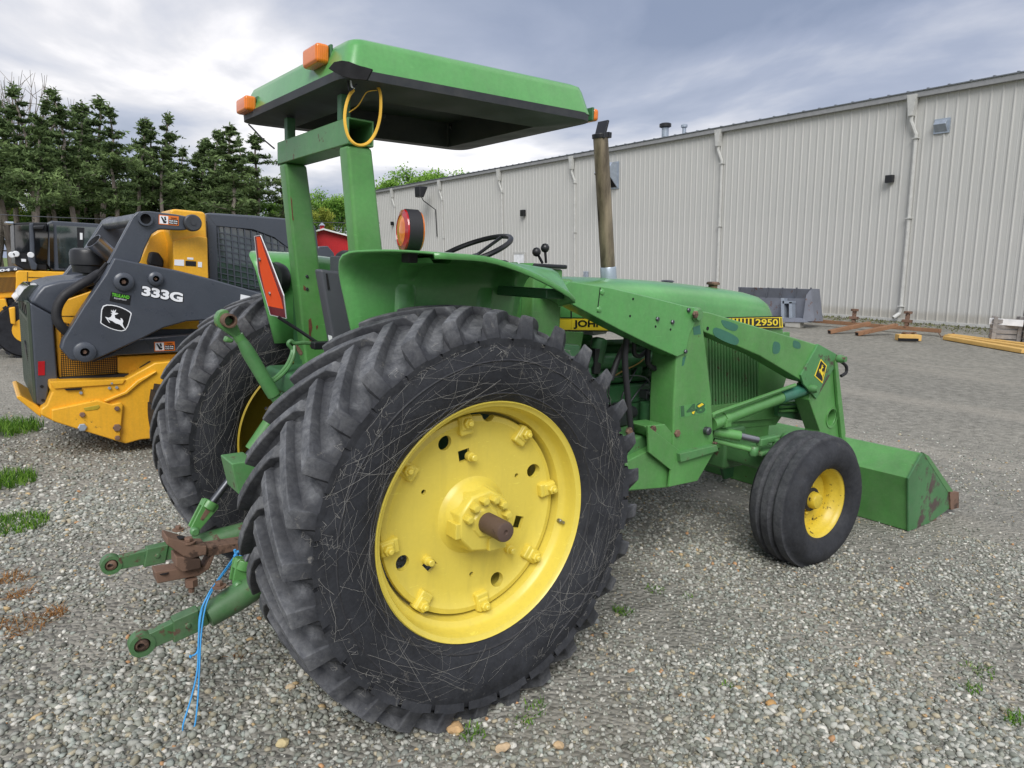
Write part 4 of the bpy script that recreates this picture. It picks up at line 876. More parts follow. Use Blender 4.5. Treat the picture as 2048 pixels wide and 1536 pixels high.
obj('side_strip', extr([Y(a, b, .010) for a, b in ((1846, 905), (1858, 912), (1906, 982), (1900, 990))], (0, .018, 0)), 'green_worn', bk)
obj('corner_tooth', extr([Y(a, b, .0) for a, b in ((1900, 984), (1918, 984), (1918, 1016), (1902, 1020))], (0, .03, 0)), 'rusty_steel', bk, bevel=.002)
e0 = BK[3].copy(); obj('cutting_edge', bb(e0[0]-.03, e0[0]+.12, .02, 1.98, .002, .022), 'rusty_steel', bk)
for yy in (.62, 1.38):
    x_ = BK[1][0]; obj('hitch_plate', extr([(x_-.30, yy, .40), (x_-.02, yy, .46), (x_-.01, yy, .06), (x_-.12, yy, .05)], (0, .03, 0)), 'green_dark', bk, bevel=.004)
    obj('latch', bb(x_-.26, x_-.20, yy-.06, yy, .18, .26), 'green_worn', bk, bevel=.006)
obj('back_crease', extr([BK[2]+np.array([-.003, 0, .12]), BK[2]+np.array([-.003, 0, .125]), BK[2]+np.array([.002, 0, .125]), BK[2]+np.array([.002, 0, .12])], (0, 1.968, 0)), 'green', bk)
# ---------------------------------------------------------------- three-point hitch and drawbar
Z5 = (180, 900, 2.5593)
def q5(a, b, y): return Y(Z5[0]+a/Z5[2], Z5[1]+b/Z5[2], y)
def eye(name, c, r0, r1, w, mat, par=None):
    o = part(name, lathe([(r1, -w), (r0, -w), (r0, w), (r1, w)], c, AX, 28, closed=True), mat, par, smooth=True) if par is None else obj(name, lathe([(r1, -w), (r0, -w), (r0, w), (r1, w)], c, AX, 28, closed=True), mat, par, smooth=True)
    return o
def lower_link(y, end, mid, front, cast):
    e, m, f_ = end, mid, front
    l = part('lower_link', tube([m, m+(f_-m)*.25, f_], [.045, .052, .045], 14), 'green_link', smooth=True)
    d = (m-e)/np.linalg.norm(m-e); up = np.cross(d, [0, 1, 0]); up = up/np.linalg.norm(up); up = up if up[2] > 0 else -up
    obj('link_arm', extr([e-up*.030+d*.03, e+up*.030+d*.03, m+up*.036, m-up*.036], (0, .034, 0)), 'green_link', l, bevel=.004)
    a = m-d*.11; a = a-np.array([0, .008, 0]); obj('link_sleeve', extr([a-up*.042-d*.02, a+up*.042, a+up*.042+d*.09, a-up*.042+d*.07], (0, .050, 0)), 'green_link', l, bevel=.005)
    ee = eye('eye', e+np.array([0, .017, 0]), .042, .027, .021, 'green_link', l)
    obj('ball', lathe([(.012, -.02), (.024, -.014), (.027, 0), (.024, .014), (.012, .02)], e+np.array([0, .017, 0]), (.25, 1, .1), 20, closed=True), 'rusty_steel', l, smooth=True)
    obj('rivet', lathe([(.012, 0), (.008, .005), (.001, .006)], a+d*.04+np.array([0, -.001, 0]), YA, 12), 'green_link', l)
    return l
rl = lower_link(.56, q5(268, 1000, .56), q5(600, 850, .56), q5(830, 690, .60)+np.array([.25, .02, .08]), None)
ll = lower_link(1.34, q5(110, 590, 1.34), q5(430, 520, 1.34), q5(820, 385, 1.34)+np.array([.3, -.05, .02]), None)
for k, t in enumerate(('JD', 'R-84515', 'RH')):
    c = [(325, 525, 360, 497), (280, 560, 390, 525), (330, 580, 365, 553)][k]
    v, f = text2d(t, .02); BL, BR = q5(c[0], c[1], 1.337), q5(c[2], c[1]-(c[2]-c[0])*.24, 1.337); obj('cast_mark', flat(v, f, BL, BR, BL+np.array([0, 0, .022])), 'green_dark', ll)
# lift links
def lift(y, p0, p1, p2, p3):
    o = part('lift_link', tube([p1, p2], .017, 12), 'steel_dark', smooth=True)
    d = (p1-p0)/np.linalg.norm(p1-p0); s = np.cross(d, [0, 1, 0]); s /= np.linalg.norm(s)
    y_ = join(extr([p0-s*.02, p0+s*.02, p1+s*.038, p1+s*.03+d*.012, p1-s*.03+d*.012, p1-s*.038], (0, -.012, 0)), extr([p0-s*.02+np.array([0, .03, 0]), p0+s*.02+np.array([0, .03, 0]), p1+s*.038+np.array([0, .03, 0]), p1-s*.038+np.array([0, .03, 0])], (0, .012, 0)), lathe([(.038, -.03), (.038, .008)], p1+np.array([0, .012, 0]), d, 16))
    obj('yoke', y_, 'green', o, bevel=.004)
    obj('yoke_slot', extr([p0+d*.055-s*.008, p0+d*.055+s*.008, p1-d*.03+s*.012, p1-d*.03-s*.012], (0, -.0135, 0)), 'rusty_steel', o, bevel=.001)
    obj('pin', lathe([(.02, 0), (.02, .02), (.014, .026)], p0+np.array([0, -.012, 0]), YA, 16), 'green_worn', o, smooth=True)
    obj('socket', tube([p2, p3], [.036, .034], 16), 'green', o, smooth=True)
    return o
lift(1.3, q5(530, 410, 1.27), q5(620, 275, 1.29), q5(830, 0, 1.31), Y(560, 815, 1.30))
lift(.62, q5(750, 685, .60), q5(795, 575, .60), q5(800, 560, .60)+np.array([.12, .02, .20]), q5(800, 560, .60)+np.array([.2, .02, .34]))
for p in (q5(660, 685, .565), q5(452, 398, 1.345)): part('link_bolt', join(lathe([(.026, 0), (.026, .006)], p-np.array([0, 0, .012]), (0, 0, 1), 14), bolt(p-np.array([0, 0, .006]), (0, 0, 1), .014, .016)), 'rusty_steel')
part('lift_arm', extr([Y(560, 815, 1.28), Y(556, 840, 1.28), Y(600, 770, 1.28), Y(640, 745, 1.28), Y(650, 760, 1.28), Y(610, 800, 1.28)], (0, .05, 0)), 'green', bevel=.01)
part('lift_arm_bracket', tube(cat([Y(550, 812, 1.27), Y(568, 790, 1.27), Y(578, 765, 1.27), Y(596, 757, 1.26), Y(615, 762, 1.25), Y(625, 775, 1.25)], 5), .02, 8), 'green', smooth=True)
# top link
tz = lambda a, b, y=.97: Y(180+a/3.657, 580+b/3.657, y)
tl = part('top_link', tube([tz(1090, 350), tz(1120, 390), tz(1160, 460), tz(1310, 710), tz(1345, 770)], [.020, .024, .029, .029, .028], 16), 'green_worn', smooth=True)
obj('thread_end', tube([tz(1080, 330), tz(1100, 365)], .022, 14), 'green', tl, smooth=True); obj('lower_fork', tube([tz(1340, 760), tz(1385, 830)], [.024, .020], 12), 'green_worn', tl, smooth=True)
obj('link_head', extr([tz(a, b) for a, b in ((925, 200), (945, 160), (985, 142), (1015, 150), (1022, 175), (1000, 185), (1060, 230), (1085, 260), (1115, 345), (1075, 362), (1040, 340), (985, 300), (940, 270), (925, 240))], (0, .045, 0)), 'green', tl, bevel=.010)
obj('link_lug', extr([tz(a, b) for a, b in ((1000, 335), (1060, 365), (1045, 390), (985, 382))], (0, .04, 0)), 'green', tl, bevel=.008)
hc = tz(1010, 222, .955); obj('head_bush', lathe([(.029, -.03), (.022, -.032), (.020, .06), (.029, .06)], hc, AX, 24, closed=True), 'rusty_steel', tl, smooth=True)
part('hook_rod', tube(cat([tz(1315, 668, 1.0), tz(1370, 630, 1.02), tz(1430, 565, 1.05), tz(1465, 500, 1.08), tz(1480, 440, 1.1), tz(1450, 395, 1.1), tz(1470, 372, 1.1), tz(1500, 390, 1.1), tz(1580, 385, 1.1), tz(1690, 405, 1.1)], 6), .009, 8), 'green_worn', smooth=True)
part('hook_rod', tube(cat([tz(1340, 672, 1.0), tz(1400, 625, 1.02), tz(1455, 560, 1.05), tz(1490, 480, 1.08), tz(1495, 410, 1.1)], 6), .008, 8), 'green_worn', smooth=True)
part('chain_loop', tube(cat([tz(1505, 400, 1.1), tz(1545, 455, 1.1), tz(1540, 470, 1.1), tz(1520, 440, 1.1), tz(1505, 400, 1.1)], 5), .006, 6), 'rusty_steel', smooth=True)
# drawbar support bracket
part('drawbar_support', extr([tz(1032, 1270, .80), tz(1205, 1245, .80), tz(1240, 1300, .80), tz(1170, 1395, .80), tz(1110, 1510, .80), tz(1085, 1490, .80)], (0, .16, 0)), 'green_worn', bevel=.006)
# drawbar with hammer strap
db = part('drawbar', extr([q5(590, 500, .95), q5(830, 462, .95), q5(830, 500, .95), q5(600, 550, .95)]+[], (0, .075, 0)), 'rusty_steel', bevel=.004)
obj('clevis_upper', extr([q5(392, 445, .92), q5(555, 490, .92), q5(600, 490, .92), q5(600, 540, .92), q5(570, 545, .92), q5(505, 565, .92), q5(392, 485, .92)], (0, .10, 0)), 'rusty_steel', db, bevel=.006)
obj('spacer', extr([q5(438, 545, .92), q5(570, 560, .92), q5(570, 608, .92), q5(475, 628, .92), q5(440, 600, .92)], (0, .09, 0)), 'rusty_steel', db, bevel=.006)
obj('clevis_lower', extr([q5(332, 625, .95), q5(480, 605, .95), q5(590, 600, .95), q5(620, 540, .95), q5(640, 540, .95), q5(612, 610, .95), q5(560, 645, .95), q5(345, 686, .95)], (0, .075, 0)), 'rusty_steel', db, bevel=.005)
for a, b, r in ((455, 452, .021), (480, 466, .018), (378, 632, .018), (636, 502, .008), (735, 487, .008)):
    c = on(Z5[0]+a/Z5[2], Z5[1]+b/Z5[2], 1, .955); obj('pin_hole', lathe([(r, 0), (r, .0015)], c+np.array([0, 0, .002]), (0, 0, 1), 16), 'black_void', db)
obj('drawbar_bolt', join(lathe([(.028, 0), (.028, .006)], q5(505, 474, .94), (0, 0, 1), 16), bolt(q5(505, 472, .94)+np.array([0, 0, .005]), (0, 0, 1), .018, .016)), 'rusty_steel', db)
obj('drawbar_nut', join(lathe([(.026, -.03), (.026, .0)], q5(518, 660, .95), (0, 0, 1), 6), lathe([(.012, -.05), (.012, 0)], q5(518, 668, .95), (0, 0, 1), 10)), 'rusty_steel', db)
# ---------------------------------------------------------------- slow-vehicle triangle
e_t0, e_t1 = Y(508, 472, 1.30), Y(519, 470, 1.26)
e_bl, e_br = Y(541, 629, 1.46), Y(571, 636, 1.12); e_ml, e_mr = Y(513, 500, 1.33), Y(553, 545, 1.2)
eb = [Y(509, 473, 1.30), Y(519, 471, 1.25), Y(531, 499, 1.23), Y(566, 592, 1.13), Y(571, 636, 1.12), Y(541, 629, 1.40), Y(534, 605, 1.40), Y(517, 545, 1.36)]
nrm_e = np.cross(eb[4]-eb[1], eb[5]-eb[1]); nrm_e /= np.linalg.norm(nrm_e); nrm_e = nrm_e if np.dot(nrm_e, CAM-eb[1]) > 0 else -nrm_e
def epl(px, py, lift_): return plane(px, py, eb[4]+nrm_e*lift_, nrm_e)
em = part('warning_triangle', extr([epl(a, b, 0) for a, b in ((509, 473), (520, 471), (531, 499), (566, 592), (571, 636), (541, 629), (534, 605), (517, 545))], -nrm_e*.003), 'smv_red', bevel=.0006)
obj('border', extr([epl(a, b, -.001) for a, b in ((508, 472), (520.5, 470), (532, 498), (567.5, 591), (572.5, 637.5), (540, 630.5), (533, 606), (516, 546))], -nrm_e*.003), 'white', em)
obj('orange_field', extr([epl(a, b, .0012) for a, b in ((512.5, 474), (519, 474), (528, 502), (562, 600), (566, 618), (536, 612), (521, 545))], -nrm_e*.001), 'smv_orange', em)
for a, b in ((521, 519), (541, 587)): obj('bolt', bolt(epl(a, b, .001), nrm_e, .010, .008), 'steel', em)
part('emblem_bar', tube([Y(556, 634, 1.16), Y(600, 662, 1.14), Y(634, 685, 1.12), Y(650, 690, 1.10)], .009, 6), 'black_plastic')
part('socket_bar', box(Y(658, 690, 1.05), (.16, .05, .035)), 'black_plastic', bevel=.006)
# ---------------------------------------------------------------- blue twine tied on the drawbar
tw = lambda a, b, y: q5(a, b, y)
t_path = [tw(745, 540, .80), tw(700, 600, .70), tw(650, 670, .60), tw(605, 740, .54), tw(570, 830, .52), tw(556, 960, .51), tw(550, 1120, .50), tw(520, 1260, .50), tw(478, 1400, .49), tw(478, 1440, .49), tw(492, 1450, .49)]
t2 = [tw(748, 545, .80), tw(705, 605, .70), tw(655, 672, .60), tw(612, 745, .54), tw(585, 830, .52), tw(568, 960, .51), tw(560, 1120, .50), tw(553, 1260, .50), tw(540, 1390, .49), tw(525, 1440, .49), tw(508, 1480, .49)]
t3 = [tw(742, 540, .80), tw(690, 615, .69), tw(600, 750, .54), tw(562, 850, .52), tw(556, 980, .51), tw(548, 1035, .51), tw(520, 1055, .51)]
twine = thing('blue_twine', tw(505, 1470, .49), 'length of bright blue twine dangling from the green lower lift arm', 'twine')
for p in (t_path, t2, t3): obj('strand', tube(cat(p, 6), .0034, 5), 'twine_blue', twine, smooth=True)
obj('knot', join(tube(cat([tw(740, 510, .80), tw(748, 535, .80), tw(758, 555, .80), tw(775, 530, .80), tw(755, 520, .80), tw(740, 545, .80)], 4), .006, 6)), 'twine_blue', twine, smooth=True)
for p, q in (((492, 1450), (470, 1452)), ((508, 1480), (500, 1492)), ((520, 1055), (508, 1060))):
    obj('frayed_end', tube([tw(*p, .49), tw((p[0]+q[0])/2, (p[1]+q[1])/2, .49), tw(*q, .49)], [.004, .008, .003], 6), 'twine_blue', twine)
# ---------------------------------------------------------------- cobwebs spun over the tyre walls
def webs(N, seed, inner):
    rr = random.Random(seed); V = []; F = []
    def P(r, a):
        y = side_y(min(.72, max(.455, r)))-.0045-rr.uniform(0, .003)
        p = np.array([r*math.cos(a), y, ZC+r*math.sin(a)])
        return np.array([p[0], 2*YC-(.43-y), p[2]]) if inner else p
    def strand(pts, w):
        u = np.array([0, 1., 0])
        for i in range(len(pts)-1):
            a, b = pts[i], pts[i+1]; d = b-a; l = np.linalg.norm(d)
            if l < 1e-6 or a[2] < .03: continue
            s = np.cross(d/l, u); s = s/max(1e-9, np.linalg.norm(s))*w; k = len(V); e = u*w*.8
            V.extend([a+s, a-s, b-s, b+s, a-e if not inner else a-e, b-e]); F.extend([[k, k+1, k+2, k+3], [k, k+4, k+5, k+3], [k+1, k+4, k+5, k+2]])
    for i in range(N):
        a0 = rr.uniform(0, 2*math.pi); r0 = rr.uniform(.47, .70)
        if inner and not (1.3 < a0 < 4.9): a0 = rr.uniform(1.3, 4.9)
        a1 = a0+rr.gauss(0, .42); r1 = min(.70, max(.462, r0+rr.gauss(0, .13))); n = 10; sag = rr.gauss(0, .022); pts = []
        p0 = np.array([r0*math.cos(a0), r0*math.sin(a0)]); p1 = np.array([r1*math.cos(a1), r1*math.sin(a1)])
        for k in range(n+1):
            t = k/n; p = p0+(p1-p0)*t; p = p+np.array([sag, -abs(sag)])*math.sin(math.pi*t)+np.array([rr.gauss(0, .001), rr.gauss(0, .001)])
            r = np.linalg.norm(p)
            if r < .464: break
            pts.append(P(r, math.atan2(p[1], p[0])))
        if len(pts) > 2: strand(pts, rr.choice([.00013, .00016, .0002, .00025, .0004]))
    for i in range(N//3):                       # tangles at the lug ends
        k = rr.randrange(29); a0 = 2*math.pi*k/29+.33+rr.gauss(0, .10); r0 = rr.uniform(.63, .715)
        if inner and not (1.2 < a0 % 6.283 < 5): continue
        a, r = a0, r0; pts = []
        for q in range(9):
            pts.append(P(r, a)); a += rr.gauss(0, .02); r = min(.722, max(.5, r+rr.gauss(0, .013)))
        strand(pts, .00028)
    return V, F
tag(obj('cobweb', webs(270, 3, False), 'cobweb'), 'pale cobweb threads strung across the near rear tyre sidewall', 'cobweb', kind='stuff')
tag(obj('cobweb', webs(230, 5, True), 'cobweb'), 'pale cobweb threads strung inside the far rear tyre sidewall', 'cobweb', kind='stuff')
# ================================================================== TRACK LOADER BEHIND THE TRACTOR
ZA = (0, 380, 2.844); ZB = (200, 400, 4.8); ZK = (0, 560, 4.5175); ZD = (0, 420, 5.485)
sk = thing('track_loader', (0.1, 5.6, 0), 'yellow and charcoal track loader marked 333G behind the far tractor tyre', 'loader')
def S(name, pts, y0, y1, mat, z=ZA, par=None, bevel=.012): return obj(name, pxs(pts, y0, z, y1), mat, par or sk, bevel=bevel)
pm_ = MB('perforated'); vv_ = pm_.n('ShaderNodeTexVoronoi'); pm_.L(pm_.tc.outputs['Object'], vv_.inputs[0]); vv_.inputs['Scale'].default_value = 62; vv_.inputs['Randomness'].default_value = 0.0
pm_.set(base=pm_.ramp(vv_.outputs['Distance'], .45, .60, (0.035, 0.022, 0.006), lin(214, 150, 28)), rough=.5)
S('rear_hood', [(268, 205), (330, 115), (390, 50), (540, 6), (900, -35), (880, 40), (640, 120), (560, 190), (480, 322)], 4.86, 6.25, 'charcoal', ZK, bevel=.03)
rear = S('rear_post', [(268, 205), (480, 322), (522, 905), (446, 908), (440, 1000), (412, 1150), (330, 1125)], 4.82, 6.30, 'charcoal', ZK, bevel=.015)
def rp(t, y, o):   # point on the rear face, t from top to bottom
    a = Y(ZK[0]+268/ZK[2], ZK[1]+205/ZK[2], 4.82); b = Y(ZK[0]+330/ZK[2], ZK[1]+1125/ZK[2], 4.82); p = a+(b-a)*t
    return np.array([p[0]-o, y, p[2]])
obj('grille_frame', join(*[extr([rp(t0, y0, .0), rp(t1, y0, .0), rp(t1, y0, .02), rp(t0, y0, .02)], (0, y1-y0, 0)) for t0, t1, y0, y1 in ((.0, .03, 4.84, 6.28), (.16, .19, 4.84, 6.28), (.96, 1.0, 4.84, 6.28), (0, 1, 4.83, 4.90), (0, 1, 6.22, 6.28))]), 'grille_grey', rear)
sl = []
for k in range(33): t = .195+.77*k/33; sl.append(extr([rp(t, 4.9, .004), rp(t+.012, 4.9, .004), rp(t+.012, 4.9, .018), rp(t, 4.9, .018)], (0, 1.34, 0)))
tag(obj('grille_slats', join(*sl), 'grille_grey', rear), kind='stuff')
obj('grille_backing', extr([rp(.03, 4.88, .001), rp(.97, 4.88, .001), rp(.97, 4.88, .003), rp(.03, 4.88, .003)], (0, 1.36, 0)), 'black_void', rear)
for k in range(4): obj('lamp_slot', extr([rp(.045, 5.0+.3*k, .004), rp(.15, 5.0+.3*k, .004), rp(.15, 5.0+.3*k, .01), rp(.045, 5.0+.3*k, .01)], (0, .12, 0)), 'black_plastic', rear)
obj('grille_badge', lathe([(.10, 0), (.10, .012)], rp(.55, 5.4, .012), (-1, 0, -.07), 24), 'decal_black', rear)
S('rear_window', [(140, 195), (215, 85), (260, 45), (380, 45), (330, 110), (265, 200)], 5.2, 6.1, 'cab_glass', ZK, bevel=.004)
S('reflector', [(343, 737), (405, 732), (405, 860), (345, 862)], 4.815, 4.822, 'decal_red', ZK, bevel=0)
for a, b in ((378, 962), (388, 1086)): obj('slot_hole', extr([Y(ZK[0]+(a+dx)/ZK[2], ZK[1]+(b+dy)/ZK[2], 4.816) for dx, dy in catmark([(-18, 0), (0, -14), (18, 0), (0, 14)], 4)], (0, .006, 0)), 'black_void', rear)
S('engine_panel', [(488, 335), (560, 190), (850, 90), (1110, 300), (1080, 680), (1070, 845), (530, 888), (505, 600)], 4.88, 6.2, 'loader_yellow', ZK)
S('panel_seam', [(560, 324), (700, 324), (700, 329), (560, 329)], 4.876, 4.88, 'black_void', ZK, bevel=0)
S('perforated_panel', [(545, 375), (1065, 480), (1066, 838), (552, 872)], 4.874, 4.88, 'perforated', ZK, bevel=0)
S('seal_strip', [(530, 890), (1180, 848), (1358, 735), (1372, 745), (1192, 876), (540, 912)], 4.80, 4.9, 'black_rubber', ZK, bevel=.004)
S('rear_bumper', [(150, 1052), (190, 1045), (335, 1132), (372, 1168), (375, 1245), (330, 1212), (152, 1070)], 4.76, 5.6, 'loader_yellow', ZK, bevel=.012)
S('side_band', [(1060, 690), (1640, 662), (1800, 640), (1700, 760), (1470, 748), (1365, 738), (1185, 850), (1065, 845)], 4.84, 5.2, 'loader_yellow', ZK)
fr_ = S('lower_frame', [(445, 915), (1140, 893), (1400, 748), (1480, 740), (1800, 700), (1800, 1400), (1270, 1445), (1140, 1482), (470, 1272), (365, 1222), (370, 1165), (420, 1130), (470, 1010), (445, 985)], 4.68, 5.3, 'loader_yellow', ZK, bevel=.02)
S('weld_rib', [(940, 1090), (1130, 1010), (1240, 910), (1410, 822), (1418, 832), (1260, 935), (1150, 1030), (960, 1105)], 4.655, 4.70, 'loader_yellow', ZK, fr_, .008)
cv = S('wear_plate', [(465, 1172), (500, 1165), (880, 1085), (945, 1105), (1010, 1125), (1090, 1105), (1116, 1130), (1085, 1465), (690, 1345), (500, 1285), (468, 1270)], 4.645, 4.69, 'loader_yellow_chipped', ZK, fr_, .012)
S('frame_lip', [(445, 920), (1135, 898), (1110, 940), (495, 985)], 4.665, 4.69, 'loader_yellow', ZK, fr_, .006)
S('slot_hole', [(580, 985), (740, 975), (738, 992), (600, 998)], 4.66, 4.67, 'black_void', ZK, fr_, 0)
S('grab_slot', [(755, 1155), (895, 1128), (905, 1150), (880, 1172), (770, 1185)], 4.64, 4.65, 'yellow_rim_shade', ZK, fr_, .004)
for a, b, r, m in ((743, 1215, .03, 'rusty_steel'), (1055, 1160, .028, 'rusty_steel'), (743, 1330, .045, 'galvanised'), (1057, 1333, .045, 'rusty_steel'), (1060, 1425, .03, 'rusty_steel'), (988, 975, .018, 'galvanised'), (1053, 970, .018, 'galvanised'), (730, 1018, .018, 'galvanised'), (1008, 932, .014, 'galvanised')):
    obj('plate_bolt', bolt(Y(ZK[0]+a/ZK[2], ZK[1]+b/ZK[2], 4.644 if b > 1050 else 4.68), YA, r*.75, .02), m, fr_)
S('side_rail', [(830, 745), (1060, 640), (1250, 542), (1800, 490), (1800, 640), (1640, 652), (1060, 682)], 4.76, 4.95, 'charcoal', ZK)
S('dark_gap', [(1200, 560), (1300, 488), (1800, 330), (1800, 500), (1250, 545)], 5.0, 5.05, 'black_void', ZK, bevel=0)
S('upper_side', [(1380, 440), (1560, 390), (1800, 350), (1800, 480)], 4.99, 5.4, 'loader_yellow', ZK, bevel=.01)
# near lift arm
arm = S('lift_arm', [(650, 385), (780, 412), (1000, 455), (1200, 505), (1500, 590), (1900, 690), (1900, 800), (1500, 735), (1210, 738), (1060, 748), (930, 785), (800, 850), (690, 900), (590, 945), (510, 978), (470, 976), (400, 968), (345, 905), (360, 850), (470, 670), (600, 480)], 4.60, 4.76, 'charcoal', ZA, None, .015)
S('arm_tower', [(610, 420), (755, 150), (785, 122), (850, 120), (1000, 138), (1090, 155), (1125, 190), (1100, 222), (1030, 230), (905, 224), (865, 250), (825, 330), (800, 405), (780, 430)], 4.66, 4.74, 'charcoal', ZA, arm, .012)
for a, b, r0, r1 in ((702, 522, .078, .036), (883, 505, .060, .026), (480, 920, .083, .034)):
    c = Y(a/2.844, 380+b/2.844, 4.60); o = obj('arm_boss', lathe([(r1, .0), (r0, 0), (r0*.96, .03), (r1*1.5, .045), (r1, .045)], c, YA, 28, closed=True), 'charcoal', arm, smooth=True)
    obj('arm_pin', lathe([(r1*.98, -.002), (r1*.98, .004)], c, YA, 20), 'black_void', arm); obj('pin_head', bolt(c+YA*.004, YA, r1*.55, .02), 'rusty_steel', arm)
c = Y(825/2.844, 380+165/2.844, 4.66); obj('tower_ring', lathe([(.042, 0), (.060, 0), (.057, .035), (.042, .035)], c, YA, 24, closed=True), 'charcoal', arm, smooth=True); obj('tower_bore', lathe([(.042, 0), (.042, .003)], c, YA, 20), 'black_void', arm)
c = Y(1090/2.844, 380+188/2.844, 4.66); obj('pivot_cap', lathe([(.072, 0), (.072, .05), (.062, .06), (.02, .06), (.02, .07), (.001, .07)], c, YA, 28), 'steel_dark', arm, smooth=True)
letters('numeral', '333G', (398, 915), (792, 985), (405, 822), 4.596, 'decal_white', arm, .05, ZB)
letters('numeral_shadow', '333G', (392, 922), (800, 995), (398, 815), 4.5985, 'decal_black', arm, .09, ZB)
letters('lettering', 'DEERE', (1340, 1040), (2000, 1170), (1350, 905), 4.596, 'decal_white', arm, .06, ZB)
st_ = S('dealer_sticker', [(108, 880), (300, 918), (286, 1010), (92, 968)], 4.597, 4.60, 'decal_black', ZB, arm, 0)
letters('lettering', 'TRULAND', (112, 922), (280, 952), (116, 890), 4.5955, 'decal_green', arm, .03, ZB); letters('lettering', 'EQUIPMENT', (135, 948), (255, 970), (137, 934), 4.5955, 'decal_white', arm, .0, ZB)
LG = [(28, 1016), (160, 1014), (290, 1072), (297, 1120), (246, 1250), (130, 1246), (14, 1190), (6, 1150)]
lgc = np.mean(LG, 0)
S('badge', [tuple(p) for p in catmark(LG, 3)], 4.597, 4.60, 'decal_white', ZB, arm, 0)
S('badge_field', [tuple(lgc+(np.array(p)-lgc)*.925) for p in catmark(LG, 3)], 4.595, 4.597, 'decal_black', ZB, arm, 0)
zb = lambda a, b: (ZB[0]+a/ZB[2], ZB[1]+b/ZB[2])
deer_on(zb(46, 1225), zb(246, 1246), zb(52, 1038), 4.594, 'decal_white', arm)
def pinch(par, q, y, z):
    S('warning_sticker', q, y, y+.003, 'decal_orange', z, par, 0)
    A, B, C_, D_ = [np.array(p, float) for p in q]       # TL TR BR BL
    L_ = lambda u, v: tuple(A*(1-u)*(1-v)+B*u*(1-v)+C_*u*v+D_*(1-u)*v)
    S('pictogram_field', [L_(.04, .08), L_(.47, .08), L_(.47, .92), L_(.04, .92)], y-.001, y, 'decal_white', z, par, 0)
    S('text_field', [L_(.5, .38), L_(.96, .38), L_(.96, .92), L_(.5, .92)], y-.001, y, 'decal_black', z, par, 0)
    S('pictogram', [L_(.1, .2), L_(.16, .18), L_(.3, .6), L_(.4, .65), L_(.36, .85), L_(.24, .84)], y-.002, y-.001, 'decal_black', z, par, 0)
    S('pictogram', [L_(.26, .2), L_(.34, .14), L_(.38, .5), L_(.3, .55)], y-.002, y-.001, 'decal_black', z, par, 0)
    for t, v0, v1 in (('Pinch Area', .62, .44), ('Keep Away', .86, .68)): letters('lettering', t, L_(.53, v0), L_(.93, v0), L_(.53, v1), y-.0015, 'decal_white', par, .03, z)
    letters('lettering', 'WARNING', L_(.6, .32), L_(.9, .32), L_(.6, .16), y-.0015, 'decal_black', par, .03, z)
pinch(arm, [(565, 140), (756, 158), (756, 247), (564, 232)], 4.657, ZB)
pinch(sk, [(1393, 560), (1578, 556), (1582, 636), (1396, 645)], 4.757, ZK)
# body tower, cab
tw_ = S('body_tower', [(968, 112), (1000, 108), (1160, 124), (1172, 142), (1190, 520), (985, 470), (985, 300), (965, 240)], 4.82, 5.25, 'loader_yellow', ZA, None, .02)
S('tower_panel', [(985, 290), (1130, 262), (1180, 270), (1186, 512), (988, 462)], 4.795, 4.83, 'loader_yellow', ZA, tw_, .01)
S('tower_recess', [(780, 420), (855, 260), (905, 228), (960, 222), (985, 300), (985, 470), (900, 460)], 5.05, 5.3, 'loader_yellow', ZA, None, .02)
S('rubber_stop', [(846, 405), (860, 350), (905, 355), (935, 400), (932, 445), (850, 430)], 4.95, 5.1, 'black_rubber', ZA, None, .02)
S('sticker', [(992, 395), (1047, 397), (1047, 432), (992, 428)], 4.791, 4.794, 'decal_white', ZA, tw_, 0); S('sticker', [(1055, 402), (1115, 406), (1115, 434), (1055, 430)], 4.791, 4.794, 'decal_black', ZA, tw_, 0); S('sticker', [(1065, 383), (1100, 385), (1100, 397), (1065, 395)], 4.791, 4.794, 'decal_white', ZA, tw_, 0); S('sticker', [(1126, 408), (1149, 410), (1149, 440), (1126, 438)], 4.791, 4.794, 'decal_white', ZA, tw_, 0)
cab = S('cab', [(1175, 128), (1450, 145), (1700, 168), (1800, 200), (1850, 620), (1750, 800), (1200, 800), (1192, 505)], 5.0, 6.15, 'charcoal', ZA, None, .03)
WQ = [(1228, 205), (1330, 212), (1480, 245), (1580, 285), (1640, 330), (1640, 470), (1560, 575), (1420, 560), (1245, 520), (1225, 330)]
S('side_window', WQ, 4.985, 5.0, 'cab_glass', ZA, cab, 0)
gb = []
for k in range(11):
    x = 1235+38*k; gb.append(pxs([(x, 200+k*6), (x+7, 200+k*6), (x+32, 560), (x+25, 560)], 4.972, ZA, 4.980))
for k in range(11):
    y = 232+33*k; gb.append(pxs([(1226, y), (1650, y+90), (1650, y+96), (1226, y+6)], 4.974, ZA, 4.982))
tag(obj('window_guard', join(*gb), 'charcoal', cab), kind='stuff')
S('guard_frame', [(1175, 135), (1232, 140), (1240, 525), (1192, 505)], 4.965, 5.0, 'charcoal', ZA, cab, .006); S('guard_frame', [(1175, 135), (1700, 172), (1720, 330), (1640, 330), (1560, 270), (1440, 225), (1228, 205)], 4.963, 5.0, 'charcoal', ZA, cab, .006)
